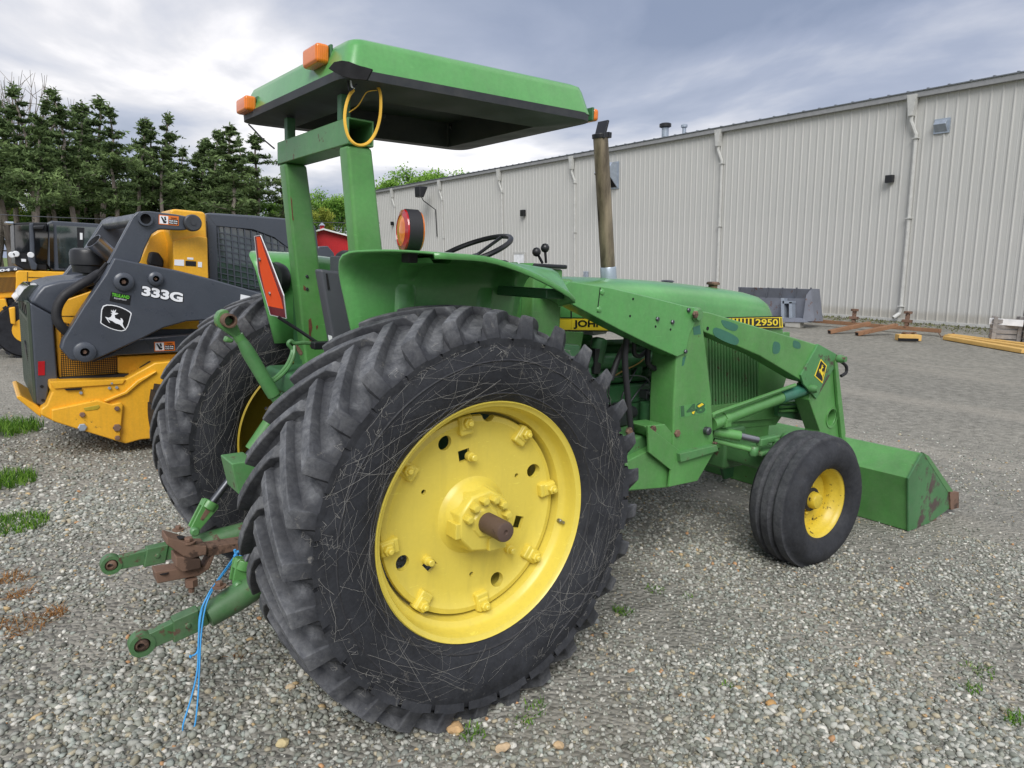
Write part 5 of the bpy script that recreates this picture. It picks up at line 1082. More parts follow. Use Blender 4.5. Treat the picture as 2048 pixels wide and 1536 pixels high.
# hoses, precleaner, far arm, tracks
zk = lambda a, b, y: Y(ZK[0]+a/ZK[2], ZK[1]+b/ZK[2], y)
part_h = obj('hose', tube(cat([zk(900, -60, 4.80), zk(800, 0, 4.72), zk(690, 65, 4.70), zk(575, 150, 4.70), zk(518, 250, 4.70), zk(512, 340, 4.70), zk(545, 410, 4.70), zk(615, 480, 4.72)], 6), .037, 12), 'black_rubber', sk, smooth=True)
for t in (0, 1): obj('hose_clamp', tube([zk(770-45*t, 18+26*t, 4.715), zk(757-45*t, 26+26*t, 4.715)], .041, 12), 'steel_dark', part_h)
for k in range(3): obj('hose', tube(cat([zk(800+20*k, -5+18*k, 4.72), zk(880+10*k, -60+15*k, 4.75), zk(960, -150+20*k, 4.8)], 4), .014, 8), 'black_rubber', sk, smooth=True)
pc = Y(515/2.844, 380+400/2.844, 5.45); obj('precleaner', lathe([(.07, -.42), (.07, -.12), (.145, -.11), (.152, -.05), (.165, -.04), (.165, .06), (.155, .09), (.12, .105), (.001, .11)], pc, (0, 0, 1), 28), 'black_plastic', sk, smooth=True)
obj('exhaust_tip', lathe([(.065, -.12), (.075, .12), (.068, .12), (.06, -.1)], Y(595/2.844, 380+345/2.844, 5.2), (-.6, -.2, .55), 20, closed=True), 'steel', sk, smooth=True)
S('far_arm', [(350, 500), (485, 330), (590, 170), (625, 152), (730, 154), (800, 170), (700, 380), (560, 480), (420, 500)], 6.05, 6.20, 'charcoal', ZA, None, .015)
obj('cross_tube', tube([Y(615/2.844, 380+195/2.844, 6.05), Y(800/2.844, 380+168/2.844, 4.74)], .055, 16), 'charcoal', sk, smooth=True)
S('arm_knuckle', [(610, 530), (625, 505), (640, 493), (656, 492), (668, 506), (676, 540)], 6.0, 6.1, 'charcoal', None, None, .01)
obj('chassis', bb(-1.0, 1.35, 4.98, 6.15, .32, 1.05), 'charcoal', sk)
def track(y0, y1):
    cx, hw = .72, .86; P = []
    for k in range(40):
        a = 2*math.pi*k/40; ca, sa = math.cos(a), math.sin(a); r = .32 if sa < .2 else .30
        P.append((cx+hw*(1 if ca > 0 else -1)*min(1, abs(ca)*1.2)**.6+r*ca*.5, .36+.36*sa if sa > -.95 else .36+.352*sa))
    P = [(x, max(.004, z)) for x, z in P]
    t = obj('track', extr([(x, y0, z) for x, z in P], (0, y1-y0, 0)), 'tyre_front', sk, bevel=.02)
    for i, (x, z) in enumerate(P):
        nx, nz = x-cx, z-.36; l = math.hypot(nx, nz); d = np.array([nx/l, 0, nz/l])
        if z+d[2]*.03 < 0.0: continue
        obj('track_lug', box(np.array([x, (y0+y1)/2, z])+d*.012, (.055, y1-y0+.01, .05), Matrix.Rotation(-math.atan2(nz, nx)+math.pi/2, 3, 'Y')), 'tyre', t)
track(4.42, 4.80); track(6.2, 6.6)
# ------------------------------------------------------------------ wheel loader further back
YL = 12.0
lo = thing('wheel_loader', (0.0, YL+1, 0), 'yellow wheel loader with black cab marked 304 G under the trees', 'loader')
def W(name, pts, y0, y1, mat, par=None, bevel=.02): return obj(name, pxs(pts, YL+y0, ZD, YL+y1), mat, par or lo, bevel=bevel)
wc = W('cab', [(150, 142), (330, 135), (520, 138), (520, 665), (260, 655), (165, 600)], .15, 1.6, 'black_plastic')
W('windscreen', [(160, 165), (318, 160), (322, 458), (172, 468)], .13, .15, 'cab_glass_dark', wc, 0)
W('cab_post', [(318, 145), (370, 145), (392, 600), (332, 600)], .10, .2, 'charcoal', wc)
W('door_window', [(385, 240), (525, 235), (525, 592), (398, 590)], .13, .15, 'cab_glass_dark', wc, 0); W('door_window', [(435, 285), (520, 288), (520, 440), (445, 400)], .12, .13, 'cab_glass', wc, 0)
W('door_rail', [(360, 170), (495, 165), (480, 218), (365, 215)], .05, .2, 'black_plastic', wc)
wc2 = W('cab_rear', [(545, 130), (570, 118), (1090, 152), (1100, 300), (900, 665), (575, 665), (530, 600)], .0, 1.5, 'charcoal')
W('side_window', [(618, 168), (1080, 192), (1000, 400), (720, 632), (642, 632)], -.02, .0, 'cab_glass', wc2, 0)
W('window_post', [(845, 190), (925, 195), (910, 440), (850, 440)], -.03, -.015, 'black_plastic', wc2, 0); W('window_sticker', [(876, 250), (905, 252), (905, 325), (878, 325)], -.035, -.03, 'white', wc2, 0)
W('corner_window', [(540, 150), (585, 150), (592, 640), (548, 640)], -.02, .0, 'cab_glass_dark', wc2, 0)
W('work_lamp', [(48, 125), (155, 126), (150, 160), (70, 150)], .0, .4, 'galvanised', lo)
W('seat_shell', [(305, 518), (330, 515), (412, 600), (400, 660), (345, 655)], -.02, .2, 'charcoal', lo)
for a, b in ((130, 492), (175, 482), (337, 494)): obj('marker', bolt(Y(a/5.485, 420+b/5.485, YL+.12), YA, .05, .03, 10), 'white', lo)
W('id_plate', [(232, 535), (285, 538), (285, 568), (235, 565)], .12, .14, 'decal_white', lo, 0)
W('hood', [(170, 680), (200, 662), (310, 666), (690, 676), (900, 690), (900, 900), (165, 965), (175, 780)], .0, 1.5, 'loader_yellow')
W('hood_seam', [(300, 680), (304, 680), (298, 860), (294, 860)], -.01, .0, 'black_void', lo, 0); W('hood_seam', [(310, 735), (680, 745), (680, 750), (310, 740)], -.01, .0, 'black_void', lo, 0)
W('front_hood', [(-300, 690), (0, 680), (190, 665), (200, 900), (165, 965), (-300, 980)], .1, 1.6, 'loader_yellow')
W('name_band', [(-300, 640), (0, 626), (190, 614), (272, 658), (190, 668), (-300, 702)], .02, .14, 'charcoal')
letters('numeral', '304', (-60, 684), (112, 668), (-60, 655), YL+.01, 'decal_white', lo, .04, ZD); letters('numeral', 'G', (150, 662), (186, 658), (150, 636), YL+.01, 'decal_white', lo, .04, ZD)
W('front_window', [(-200, 742), (170, 735), (165, 890), (-200, 925)], .08, .10, 'perforated', lo, 0)
W('fender', [(-300, 975), (60, 972), (88, 1052), (45, 1285), (-300, 1290)], .0, .6, 'loader_yellow'); W('step', [(95, 1072), (168, 1060), (172, 1262), (118, 1250)], -.1, .3, 'loader_yellow')
W('frame_gap', [(70, 972), (165, 962), (155, 1062), (85, 1055)], .2, .8, 'charcoal')
cl = gnd(28, 692); cl = np.array([Y(30, 650, YL)[0]+.15, YL-.05, .45])
wh = obj('wheel', lathe([(.20, .0), (.42, -.02), (.45, .04), (.45, .30), (.42, .36), (.2, .34)], cl, AX, 32), 'tyre_front', lo, smooth=True)
for k in range(20):
    a = 2*math.pi*k/20; obj('tread_block', box(cl+np.array([.455*math.cos(a), .1, .455*math.sin(a)]), (.04, .2, .06), Matrix.Rotation(-a, 3, 'Y')), 'tyre_front', wh)
obj('rim', lathe([(.2, -.01), (.18, .05), (.03, .05), (.001, .04)], cl, AX, 24), 'loader_yellow', wh, smooth=True)
cl2 = cl+np.array([2.2, 0, 0]); wh2 = obj('wheel', lathe([(.20, .0), (.42, -.02), (.45, .04), (.45, .30), (.42, .36), (.2, .34)], cl2, AX, 32), 'tyre_front', lo, smooth=True)
W('green_skirt', [(-300, 1292), (50, 1286), (62, 1340), (-300, 1348)], .35, .9, 'green', lo)
# ================================================================== THINGS ALONG THE SHED
def gz_(px, py, h=0.0): p = gnd(px, py).copy(); p[2] += h; return p
def tube4(a, b, w, h, up=np.array([0, 0, 1.])):
    a, b = np.array(a), np.array(b); d = (b-a)/np.linalg.norm(b-a); s = np.cross(d, up); s /= np.linalg.norm(s); u = np.cross(s, d)
    return extr([a-s*w/2-u*h/2, a+s*w/2-u*h/2, a+s*w/2+u*h/2, a-s*w/2+u*h/2], b-a)
# worn grey bucket against the wall
gb0 = gz_(1627, 642); XB = gb0[0]-.1
def B_(px, py, o=0.0): return on(px, py, 0, XB+o)
bu = thing('loader_bucket', on(1590, 640, 0, XB), 'large worn grey loader bucket standing against the shed wall', 'bucket')
obj('back_plate', extr([B_(1478, 592), B_(1618, 594), B_(1627, 643), B_(1500, 640)], (.10, 0, 0)), 'grey_steel', bu, bevel=.01)
obj('top_lip', extr([B_(1476, 574, -.12), B_(1622, 578, -.12), B_(1618, 597, .0), B_(1478, 594, 0.0)], (.08, 0, 0)), 'grey_steel', bu, bevel=.01)
obj('side_plate', extr([B_(1612, 590, -.15), B_(1622, 577, -.13), B_(1629, 643, .05), B_(1605, 643, -.25)], (.5, 0, 0)), 'grey_steel', bu, bevel=.01)
obj('bucket_floor', extr([B_(1490, 632, -.2), B_(1606, 636, -.2), B_(1610, 645, -.3), B_(1490, 642, -.3)], (.4, 0, 0)), 'grey_steel', bu, bevel=.01)
for k in range(6): x = 1478+28.5*k; obj('lip_rib', extr([B_(x, 575, -.16), B_(x+2, 575, -.16), B_(x-2, 594, -.04), B_(x-4, 594, -.04)], (.05, 0, 0)), 'grey_steel', bu)
for q in ([(1565, 602), (1585, 602), (1585, 607), (1565, 607)], [(1578, 604), (1584, 604), (1584, 636), (1578, 636)], [(1562, 596), (1568, 596), (1568, 640), (1562, 640)]): obj('strut', extr([B_(a, b, -.22) for a, b in q], (.2, 0, 0)), 'galvanised', bu)
gb_ = gz_(1588, 655); sb = obj('concrete_block', box(gb_+np.array([0, 0, .10]), (.25, .5, .2)), 'concrete', None, bevel=.02); tag(sb, 'grey concrete block beside the worn loader bucket', 'block')
# rusty tube frame on the ground
fm = thing('tube_frame', gz_(1740, 660), 'rusty steel tube frame lying on gravel in front of the shed', 'frame')
obj('main_tube', tube4(gz_(1600, 648, .14), gz_(1880, 672, .14), .11, .11), 'rust_tube', fm, bevel=.008)
for (a, b), (c, d) in (((1658, 668), (1738, 651)), ((1713, 672), (1792, 655))):
    q = obj('cross_tube', tube4(gz_(a, b, .06), gz_(c, d, .06), .16, .11), 'rust_tube', fm, bevel=.008)
    e = gz_(a, b, .06); dd = (gz_(c, d, .06)-e); dd /= np.linalg.norm(dd); obj('tube_end', tube4(e-dd*.003, e+dd*.002, .12, .07), 'black_void', q)
for a, b in ((1706, 652), (1812, 660)): obj('upright', join(tube4(gz_(a, b, 0.1), gz_(a, b, .48), .09, .09, np.array([1., 0, 0])), box(gz_(a, b, .47), (.12, .18, .07)), box(gz_(a, b, .24), (.12, .24, .08))), 'rusty_steel', fm, bevel=.008)
obj('hook_bar', tube([gz_(1876, 672, .10), gz_(1882, 675, .02), gz_(1908, 671, .06)], .018, 6), 'rusty_steel', fm)
g1 = gz_(1815, 682); blk = thing('timber_block', g1, 'short yellow timber block wrapped with rusty chain on gravel', 'timber')
obj('timber', tube4(gz_(1793, 681, .09), gz_(1838, 682, .09), .32, .16), 'yellow_plank', blk, bevel=.01); obj('hollow', tube4(gz_(1796, 683.5, .06), gz_(1836, 684.5, .06), .05, .07), 'black_void', blk)
for k in range(9): obj('chain_link', tube([gz_(1805+2.8*k, 680, .18)+np.array([.06*math.cos(a), .035*math.sin(a), .03*math.sin(a*2+k)]) for a in np.linspace(0, 6.283, 10)], .014, 5, cap=False), 'rusty_steel', blk)
for i, (p, q, nm) in enumerate((((1893, 680), (2052, 708), 'yellow plank on the gravel, the one with a hollow open end'), ((1895, 677.5), (2060, 702), 'yellow plank lying between two others beside the grey crate'), ((1900, 676), (2065, 697.5), 'yellow plank of three lying closest to the grey crate'))):
    tag(obj('plank', tube4(gz_(*p, .06+.004*i), gz_(*q, .06+.004*i), .24, .10), 'yellow_plank', None, bevel=.012), nm, 'plank', 'yellow planks by the crate')
def crate(px0, px1, pyb, pyt, label):
    p0, p1 = gz_(px0, pyb), gz_(px1, pyb+3); h = (pyb-pyt)/FOC*np.linalg.norm(p0-CAM); d = (p1-p0); w = np.linalg.norm(d[:2]); d = d/np.linalg.norm(d); n = np.cross(d, [0, 0, 1.]); n = n if n[0] > 0 else -n; dep = w*.9
    cr = thing('crate', (p0+p1)/2+n*dep/2, label, 'crate', 'wooden crates'); M3 = np.stack([d, n, np.array([0, 0, 1.])], 1)
    for k in range(5):
        z = h*(.08+.19*k)
        for o in (0, dep): obj('slat', box((p0+p1)/2+n*o+np.array([0, 0, z]), (w, .03, h*.15), M3), 'crate_wood', cr, bevel=.006)
        for e in (p0, p1): obj('slat', box(e+n*dep/2+np.array([0, 0, z]), (.03, dep*.97, h*.15), M3), 'crate_wood', cr, bevel=.006)
    for e, s in ((p0, 1), (p1, -1)):
        for o in (.0, dep): obj('corner_post', box(e+d*.05*s+n*(o-.02 if o == 0 else o)+np.array([0, 0, h*.5]), (.09, .05, h*1.04), M3), 'crate_wood', cr, bevel=.006)
    return cr, p0, p1, h
cr, p0, p1, h_ = crate(1980, 2040, 687, 643, 'weathered grey slatted crate with a pale name board')
obj('name_board', box((p0*.55+p1*.45)+np.array([-.035, 0, h_*.82]), (.02, .75, .16)), 'white', cr)
crate(2046, 2110, 692, 630, 'weathered grey slatted crate with no name board')
# ================================================================== TREES
def leaf_cloud(C_, sizes, seed, flat_=0.0, elong=1.0):
    """many small leaf faces; C_ (n,3) centres"""
    r = np.random.RandomState(seed); n = len(C_); u = r.normal(size=(n, 3)); u[:, 2] *= (1-flat_); u /= np.linalg.norm(u, axis=1)[:, None]
    w = np.cross(u, r.normal(size=(n, 3))); w /= np.linalg.norm(w, axis=1)[:, None]; s = sizes[:, None]
    V = np.stack([C_-u*s*elong, C_+w*s*.5, C_+u*s*elong, C_-w*s*.5], 1).reshape(-1, 3)
    return V
def cloud_mesh(name, V, tint, mat):
    n = len(V)//4; me = bpy.data.meshes.new(name); me.vertices.add(n*4); me.vertices.foreach_set('co', V.astype(np.float32).ravel())
    me.loops.add(n*4); me.loops.foreach_set('vertex_index', np.arange(n*4)); me.polygons.add(n); me.polygons.foreach_set('loop_start', np.arange(n)*4); me.polygons.foreach_set('loop_total', np.full(n, 4))
    me.update(); at = me.attributes.new('tint', 'FLOAT', 'POINT'); at.data.foreach_set('value', np.repeat(tint, 4).astype(np.float32)); me.materials.append(MATS[mat]); return me
def pine_meshes(seed, h=1.0):
    r = np.random.RandomState(seed); P = []; T_ = []; br = []
    lean = r.normal(0, .012, 2); zs = np.linspace(0, 1, 12); wob = np.cumsum(r.normal(0, .006, (12, 2)), 0)
    def axis(z): return np.array([lean[0]*z+np.interp(z, zs, wob[:, 0]), lean[1]*z+np.interp(z, zs, wob[:, 1]), z])
    trunk = tube([axis(z) for z in zs], [.0125*(1-z*.88)+.0012 for z in zs], 8); z = .36+r.uniform(0, .12)
    while z < .985:
        k = r.randint(3, 6); L0 = (.135*(1-((z-.28)/.72)**1.35)+.016)*r.uniform(.6, 1.2)
        for j in range(k):
            if r.rand() < .30: continue
            a = r.uniform(0, 6.283); L1 = L0*r.uniform(.45, 1.25); up = r.uniform(-.05, .5); b0 = axis(z); d = np.array([math.cos(a), math.sin(a), up]); d /= np.linalg.norm(d)
            tip = b0+d*L1+np.array([0, 0, .25*L1*L1/.17]); br.append((b0, tip))
            m = int(40+640*L1); t = r.rand(m)**.7; c = b0+(tip-b0)*t[:, None]; sp = L1*.19*(.35+.65*t)
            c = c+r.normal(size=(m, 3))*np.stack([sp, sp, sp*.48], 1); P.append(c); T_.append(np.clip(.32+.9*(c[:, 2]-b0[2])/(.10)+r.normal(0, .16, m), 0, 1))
        z += r.uniform(.016, .046)
    m = 160; c = np.array([axis(.985-.05*q_) for q_ in r.rand(m)])+r.normal(size=(m, 3))*.011; P.append(c); T_.append(np.clip(.6+r.normal(0, .16, m), 0, 1))
    for _ in range(9):       # dead stubs
        z = r.uniform(.12, .34); a = r.uniform(0, 6.283); b0 = axis(z); br.append((b0, b0+np.array([math.cos(a), math.sin(a), r.uniform(-.2, .2)])*r.uniform(.02, .07)))
    limbs = join(trunk, *[tube([a, (a+b)/2+np.array([0, 0, -.004]), b], [.0032, .0022, .0008], 4, cap=False) for a, b in br])
    C_ = np.concatenate(P); tint = np.concatenate(T_); V = leaf_cloud(C_, r.uniform(.005, .0105, len(C_)), seed+5, .1, 1.6)
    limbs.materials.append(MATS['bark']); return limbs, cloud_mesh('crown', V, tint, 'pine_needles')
PINES = [pine_meshes(s) for s in (21, 34, 47, 58)]
NGR = {}
def plant(name, px, ptop, D, meshes, label, group, wide=1.0, cat_='tree', parts=('trunk', 'crown'), rot=None):
    base = dist(px, 560, D); base[2] = terr(base[0])-.05; top = dist(px, ptop, D); h = (top[2]-base[2])
    t = thing(name, base, label, cat_, group); t.scale = (h*wide, h*wide, h); t.rotation_euler = (0.0, -.06, R.uniform(0, 6.28) if rot is None else rot)
    for nm, me in zip(parts, meshes):
        o = bpy.data.objects.new(nm, me); COL.objects.link(o); o.parent = t
    return t
pl = [(-70, 184, 55), (-120, 196, 62), (-185, 182, 58), (-12, 200, 66), (44, 214, 70), (106, 226, 70), (164, 222, 72), (222, 228, 70), (282, 262, 72), (340, 258, 68), (374, 300, 76), (438, 282, 74), (500, 272, 72), (-25, 170, 52), (22, 182, 60), (58, 190, 50), (84, 176, 58), (128, 250, 64), (150, 205, 66), (178, 178, 56), (206, 200, 62), (236, 216, 58), (262, 232, 66), (300, 262, 70), (326, 222, 62), (352, 290, 74), (392, 268, 72), (421, 248, 64), (452, 275, 70), (480, 245, 60), (520, 258, 66), (548, 275, 70)]
PLS = ('tall dark pine standing behind the black wheel loader cab', 'tall dark pine behind the charcoal arms of the track loader', 'tall dark pine behind the meshed cab of the track loader')
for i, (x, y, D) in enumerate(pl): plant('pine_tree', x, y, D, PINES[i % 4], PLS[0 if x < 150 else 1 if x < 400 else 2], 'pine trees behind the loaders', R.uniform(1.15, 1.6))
def leafy_meshes(seed, mat, dens=5200, bare=False, spread=.36):
    r = np.random.RandomState(seed); br = []; tips = []
    def grow(p, d, L, rad, lv):
        q = p+d*L; br.append((p, q, rad, rad*.62))
        if lv == 0: tips.append((q, L)); return
        for _ in range(r.randint(2, 4)):
            nd = d+r.normal(0, .48 if lv < 4 else .35, 3); nd[2] += .10; nd /= np.linalg.norm(nd); grow(q, nd, L*r.uniform(.62, .86), rad*.62, lv-1)
    grow(np.zeros(3), np.array([0, 0, 1.]), .26, .016, 5 if bare else 4)
    z = max(q[2] for q, _ in tips); s = 1/z
    limbs = join(*[tube([a*s, b*s], [r0*s, r1*s], 5, cap=False) for a, b, r0, r1 in br]); limbs.materials.append(MATS['bark' if bare else 'bark_dark'])
    if bare: return (limbs,)
    C_ = []; T_ = []
    for q, L in tips:
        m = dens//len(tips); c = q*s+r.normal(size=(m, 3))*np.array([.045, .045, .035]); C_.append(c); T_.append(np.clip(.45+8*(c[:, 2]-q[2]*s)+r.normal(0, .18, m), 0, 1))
    C_ = np.concatenate(C_); V = leaf_cloud(C_, r.uniform(.008, .019, len(C_)), seed+3); return limbs, cloud_mesh('crown', V, np.concatenate(T_), mat)
LF = [leafy_meshes(5, 'leaf_green', 9000), leafy_meshes(9, 'leaf_yellow', 7000), leafy_meshes(14, 'leaf_dark', 8000), leafy_meshes(23, 'leaf_green', 8000)]
BARE = [leafy_meshes(61, None, bare=True), leafy_meshes(67, None, bare=True)]
for i, (x, y, D) in enumerate(((30, 130, 74), (75, 150, 78), (110, 185, 80), (6, 110, 70))): plant('bare_tree', x, y, D, BARE[i % 2], 'leafless grey tree rising above the dark pines', 'leafless trees above the pines', .8, parts=('limbs',))
for i, (x, y, D, k) in enumerate(((640, 392, 88, 0), (690, 395, 92, 3), (612, 420, 84, 1), (724, 430, 95, 0), (575, 400, 90, 3))):
    plant('leafy_tree', x, y, D, LF[k], ['bright green leafy tree just behind the red barn', 'bright green leafy tree just behind the red barn', 'yellow green small tree in front of the red barn gable'][min(i, 2)] if i < 3 else 'bright green leafy tree just behind the red barn', 'leafy trees around the barn', 1.0 if i != 2 else .8)
for i, (x, y, D) in enumerate(((822, 352, 100), (850, 350, 96), (866, 353, 104))): plant('leafy_tree', x, y, D, LF[(0, 3, 0)[i]], 'bright green treetop showing over the shed gutter', 'treetops beyond the shed', 1.0)
for i in range(22):
    x = -40+27*i+R.uniform(-8, 8); plant('understory_tree', x, R.uniform(375, 440), R.uniform(72, 86), LF[R.choice([1, 2, 2, 0])], 'low leafy tree filling gaps between the pine trunks', 'understory between the pines', 1.35)
# overhead wire
wire = obj('overhead_wire', tube(cat([dist(-60, 426, 40), dist(100, 434, 40), dist(300, 441, 41), dist(520, 444, 42), dist(760, 446, 44)], 5), .018, 5), 'grey_plastic'); tag(wire, 'thin grey overhead wire strung low in front of the pines', 'wire')
# ================================================================== GRAVEL, GRASS, LOOSE THINGS
def icos():
    t = (1+5**.5)/2; v = np.array([(-1, t, 0), (1, t, 0), (-1, -t, 0), (1, -t, 0), (0, -1, t), (0, 1, t), (0, -1, -t), (0, 1, -t), (t, 0, -1), (t, 0, 1), (-t, 0, -1), (-t, 0, 1)], float); v /= np.linalg.norm(v[0])
    f = np.array([(0, 11, 5), (0, 5, 1), (0, 1, 7), (0, 7, 10), (0, 10, 11), (1, 5, 9), (5, 11, 4), (11, 10, 2), (10, 7, 6), (7, 1, 8), (3, 9, 4), (3, 4, 2), (3, 2, 6), (3, 6, 8), (3, 8, 9), (4, 9, 5), (2, 4, 11), (6, 2, 10), (8, 6, 7), (9, 8, 1)]); return v, f
IV, IF = icos()
def vnoise(x, y, s, seed):
    r = np.random.RandomState(seed); g = r.rand(64, 64); X = (x*s) % 63; Y_ = (y*s) % 63; i = X.astype(int); j = Y_.astype(int); fx = X-i; fy = Y_-j; fx = fx*fx*(3-2*fx); fy = fy*fy*(3-2*fy)
    return g[i, j]*(1-fx)*(1-fy)+g[i+1, j]*fx*(1-fy)+g[i, j+1]*(1-fx)*fy+g[i+1, j+1]*fx*fy
PAL = np.array([lin(*c) for c in ((148, 150, 146), (170, 172, 168), (126, 131, 127), (190, 190, 186), (140, 144, 136), (112, 116, 110), (166, 158, 138), (206, 205, 200), (176, 152, 112), (132, 128, 112), (152, 160, 156), (94, 96, 90), (182, 138, 96))])
PW = np.array([.17, .14, .14, .08, .14, .10, .06, .03, .012, .06, .06, .03, .005]); PW /= PW.sum()
def scatter(n0, rmax, rmin):
    D = np.sqrt(NR.rand(n0)*(rmax**2-rmin**2)+rmin**2); A = YAW+(NR.rand(n0)-.5)*1.9
    x = CAM[0]+D*np.cos(A); y = CAM[1]+D*np.sin(A); return x, y, D
parts_ = []
for n0, r0, r1, smin, smax in ((62000, .9, 3.4, .0055, .0175), (52000, 3.4, 5.6, .007, .017), (40000, 5.6, 9.5, .0085, .018)):
    x, y, D = scatter(n0, r1, r0); P3 = np.stack([x, y, np.zeros_like(x)], 1)-CAM; zz = P3@_d; u = P3@_r/zz*FOC; vv2 = -P3@_u/zz*FOC
    ok = (zz > .1) & (np.abs(u) < 1250) & (vv2 < 1050); x, y, D = x[ok], y[ok], D[ok]
    dens = vnoise(x+40, y+40, .9, 2)*.6+vnoise(x+40, y+40, 2.6, 3)*.4
    keep = NR.rand(len(x)) < np.clip((dens-.10)*2.6, .30, 1)*np.clip((9.6-D)/3.6, .02, 1); x, y, D, dens = x[keep], y[keep], D[keep], dens[keep]
    s = smin+(smax-smin)*NR.rand(len(x))**2.2; s *= (.70+.62*dens)*np.where(D < 3.2, 1.12, .95)
    leftb = np.clip((y-x*.2+.2)/1.5, 0, 1)*np.clip((-.35-x)/.6, 0, 1); s *= 1+.25*leftb
    parts_.append((x, y, s))
gx = np.concatenate([p[0] for p in parts_]); gy = np.concatenate([p[1] for p in parts_]); gs = np.concatenate([p[2] for p in parts_]); n = len(gx)
q = NR.normal(size=(n, 4)); q /= np.linalg.norm(q, axis=1)[:, None]; w, a, b, c = q.T
RM = np.stack([1-2*(b*b+c*c), 2*(a*b-w*c), 2*(a*c+w*b), 2*(a*b+w*c), 1-2*(a*a+c*c), 2*(b*c-w*a), 2*(a*c-w*b), 2*(b*c+w*a), 1-2*(a*a+b*b)], 1).reshape(n, 3, 3)
sh = np.array([IV*(1+NR.uniform(-.42, .25, (12, 1))) for _ in range(24)])[NR.randint(0, 24, n)]
ax3 = np.stack([NR.uniform(.8, 1.35, n), NR.uniform(.65, 1.1, n), NR.uniform(.5, .9, n)], 1)
GV = np.einsum('nij,nkj->nki', RM, sh*ax3[:, None, :])*gs[:, None, None]
GV[:, :, 2] *= .74
GV += np.stack([gx, gy, np.array([terr(v) for v in gx])+gs*NR.uniform(-.02, .38, n)], 1)[:, None, :]
def tri_mesh(name, V, F, col, mat):
    n, k = V.shape[:2]; me = bpy.data.meshes.new(name); me.vertices.add(n*k); me.vertices.foreach_set('co', V.astype(np.float32).ravel()); nf = len(F)
    idx = (F[None]+(np.arange(n)*k)[:, None, None]).ravel(); me.loops.add(n*nf*3); me.loops.foreach_set('vertex_index', idx.astype(np.int32)); me.polygons.add(n*nf); me.polygons.foreach_set('loop_start', np.arange(n*nf)*3); me.polygons.foreach_set('loop_total', np.full(n*nf, 3)); me.update()
    at = me.attributes.new('stone', 'FLOAT_COLOR', 'POINT'); cc_ = np.ones((n, k, 4), np.float32); cc_[:, :, :3] = col[:, None, :]; at.data.foreach_set('color', cc_.ravel()); me.materials.append(MATS[mat]); return me
bs_ = MB('stone'); sa = bs_.n('ShaderNodeAttribute', attribute_name='stone'); bs_.set(base=bs_.mix(1.0, sa.outputs['Color'], bs_.ramp(bs_.noise(90, 6, .7), .3, .7, (.80,)*3, (1.12,)*3), 'MULTIPLY'), rough=.85, spec=.3); bs_.bump(bs_.noise(150, 6, .7), .4, .004)
col = PAL[NR.choice(len(PAL), n, p=PW)]; col = (col*.85+col.mean(0)*.15)*NR.uniform(.84, 1.10, (n, 1))*np.array([1.15, 1.12, 1.05])
tag(obj('gravel', tri_mesh('gravel', GV, IF, col, 'stone'), None), 'loose grey crushed stone covering the yard', 'gravel', kind='stuff')
# a few larger stones
BS = [((908, 962), .05, (186, 160, 124), 'large tan stone lying against the near rear tyre'), ((1005, 997), .035, (178, 148, 110), None), ((545, 1385), .0, None, None)]
def stone(px, py, r, colr, label, seed):
    rr = np.random.RandomState(seed); bm = bmesh.new(); bmesh.ops.create_icosphere(bm, subdivisions=2, radius=1.0); p = gnd(px, py)
    pl_ = [(lambda nn: (nn/np.linalg.norm(nn), rr.uniform(.62, .92)))(rr.normal(size=3)) for _ in range(9)]
    for v in bm.verts:
        q = np.array(v.co)
        for nn, dd in pl_:
            e = q@nn-dd
            if e > 0: q = q-nn*e
        v.co = Vector(tuple(q*np.array([1.15, .9, .7])*r+np.array([p[0], p[1], r*.32])))
    me = bpy.data.meshes.new('stone'); bm.to_mesh(me); bm.free(); nm = 'stone_%d' % seed
    if nm not in MATS: simple(nm, lin(*colr), .85, var=.2, vs_=40, bump=.3)
    tag(obj('stone', me, nm), label, 'stone', 'larger stones in the gravel')
for i, (px, py, r, cl_, lb) in enumerate(((1541, 1412, .024, (176, 138, 88), 'ochre brown stone among grey gravel, the darkest tan one'), (1006, 1500, .027, (188, 164, 132), 'broad pale tan stone beside a small green weed'), (1117, 1495, .022, (186, 160, 124), 'small blocky tan stone in loose grey gravel'), (910, 1462, .034, (190, 156, 112), 'tan rock resting against the foot of the near rear tyre'), (580, 1378, .020, (196, 176, 144), 'pale tan stone on bare dirt behind the near rear tyre'), (1263, 1345, .018, (182, 150, 116), 'pinkish tan stone just ahead of the near rear tyre'), (1190, 1245, .022, (128, 130, 128), 'dark grey flat stone under the tread of the near rear tyre'), (565, 1490, .024, (186, 170, 128), 'long pale yellow stone near the hanging blue twine'))): stone(px, py, r, cl_, lb, 80+i)
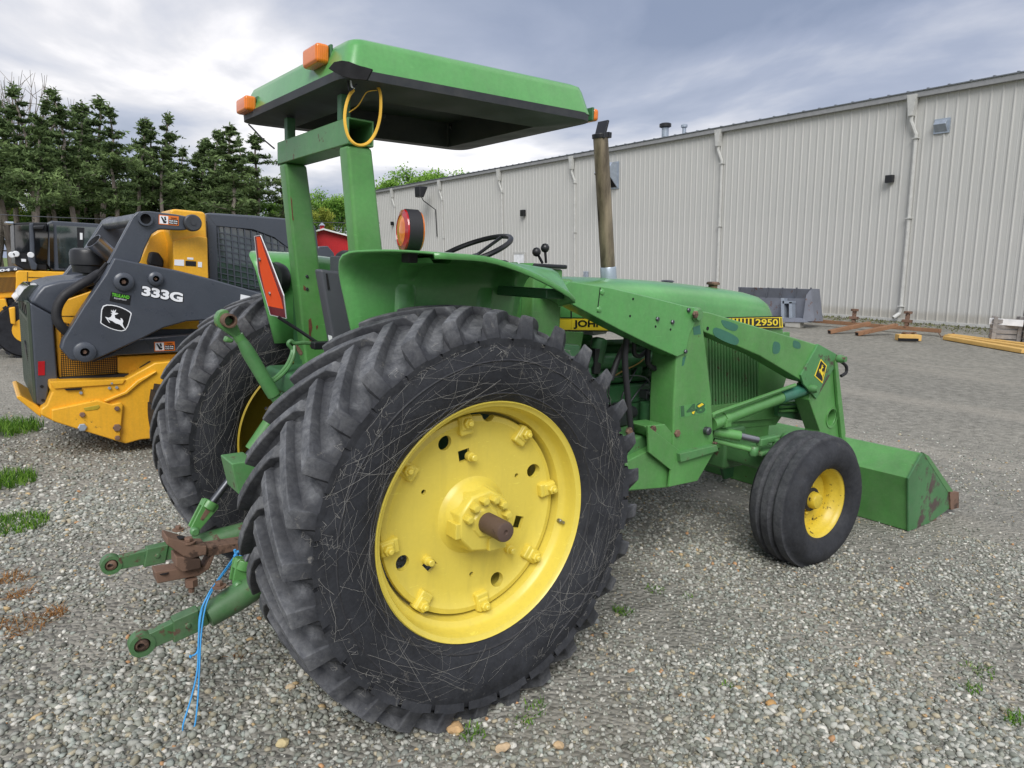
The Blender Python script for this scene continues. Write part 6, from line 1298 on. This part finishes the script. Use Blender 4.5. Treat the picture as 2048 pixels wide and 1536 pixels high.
def tuft(name, px, py, rad, nb, hgt, mat, label, group, seed, lay=.4, cat_='grass'):
    r = np.random.RandomState(seed); p = gnd(px, py); V = []; F = []; T_ = []
    for i in range(nb):
        a = r.uniform(0, 6.283); d = rad*math.sqrt(r.rand()); b0 = np.array([p[0]+d*math.cos(a), p[1]+d*math.sin(a), terr(p[0])]); h = hgt*r.uniform(.4, 1.1); l = r.normal(0, lay, 2)*h; w = r.uniform(.0014, .0032)*(1+hgt*3); s = np.array([math.cos(a*7), math.sin(a*7), 0])*w; k = len(V)
        m_ = b0+np.array([l[0]*.35, l[1]*.35, h*.6]); t = b0+np.array([l[0], l[1], h*r.uniform(.75, 1)]); V += [b0-s, b0+s, m_+s*.8, m_-s*.8, t]; F += [[k, k+1, k+2, k+3], [k+3, k+2, k+4]]; T_ += [r.rand()]*5
    me = bpy.data.meshes.new(name); me.from_pydata([tuple(v) for v in V], [], F); at = me.attributes.new('tint', 'FLOAT', 'POINT'); at.data.foreach_set('value', T_)
    return tag(obj(name, me, mat), label, cat_, group)
for i, (px, py, rd, nb, h, lb) in enumerate(((2, 862, .34, 1100, .13, 'bushy green grass clump at the yard edge behind the loader'), (4, 965, .22, 900, .09, 'middle green grass clump of the three along the yard edge'), (22, 1052, .20, 800, .06, 'low green weed patch spreading over pale gravel'))): tuft('grass_clump', px, py, rd, nb, h, 'grass_blade', lb, 'grass clumps at the yard edge', 300+i)
for i, (px, py, rd, nb, h) in enumerate(((1245, 1225, .05, 60, .035), (1070, 1420, .05, 40, .025), (945, 1470, .05, 60, .03), (1375, 1195, .03, 30, .02), (1960, 1345, .07, 50, .03), (1945, 1380, .05, 40, .03), (2040, 1450, .06, 60, .05), (1455, 1370, .03, 30, .02), (1310, 1180, .06, 50, .02), (475, 985, .1, 60, .03), (1045, 1445, .04, 40, .02))): tuft('weed', px, py, rd, nb, h, 'grass_blade', 'tiny green weed sprouting through loose grey gravel', 'weeds in the gravel', 330+i, .8, 'weed')
for i, (px, py, rd, nb, h, lb) in enumerate(((25, 1160, .075, 90, .04, 'rounded tuft of brown pine needles above the widest tuft'), (42, 1255, .11, 130, .04, 'widest spread tuft of brown pine needles on gravel'), (112, 1228, .05, 80, .03, 'small loose tuft of brown needles beside the widest tuft'), (480, 1310, .04, 30, .02, 'few straw coloured stems on gravel by the blue twine'), (40, 1190, .06, 80, .03, 'thin tuft of brown needles between two bigger tufts'))): tuft('needle_tuft', px, py, rd, nb, h, 'dry_needles', lb, 'dry needle tufts', 350+i, 1.8, 'needles')
leaf_mat('weed_dull', lin(88, 92, 60), lin(134, 136, 96))
# moss and weeds along the shed foot
r_ = np.random.RandomState(5); V = []; F = []; T_ = []
for i in range(2600):
    a = r_.uniform(-7, 9); o = abs(r_.normal(0, 1.0)); p = wp(a, 0, .05+o); p[2] = terr(p[0]); h = r_.uniform(.02, .09)*math.exp(-o*.5); s = np.array([r_.normal(), r_.normal(), 0])*.02; k = len(V)
    V += [p-s, p+s, p+np.array([r_.normal(0, .02), r_.normal(0, .02), h])]; F.append([k, k+1, k+2]); T_ += [r_.rand()]*3
me = bpy.data.meshes.new('ground_weeds'); me.from_pydata([tuple(v) for v in V], [], F); at = me.attributes.new('tint', 'FLOAT', 'POINT'); at.data.foreach_set('value', T_); tag(obj('ground_weeds', me, 'weed_dull'), 'low weeds growing along the foot of the shed wall', 'weeds', kind='stuff')
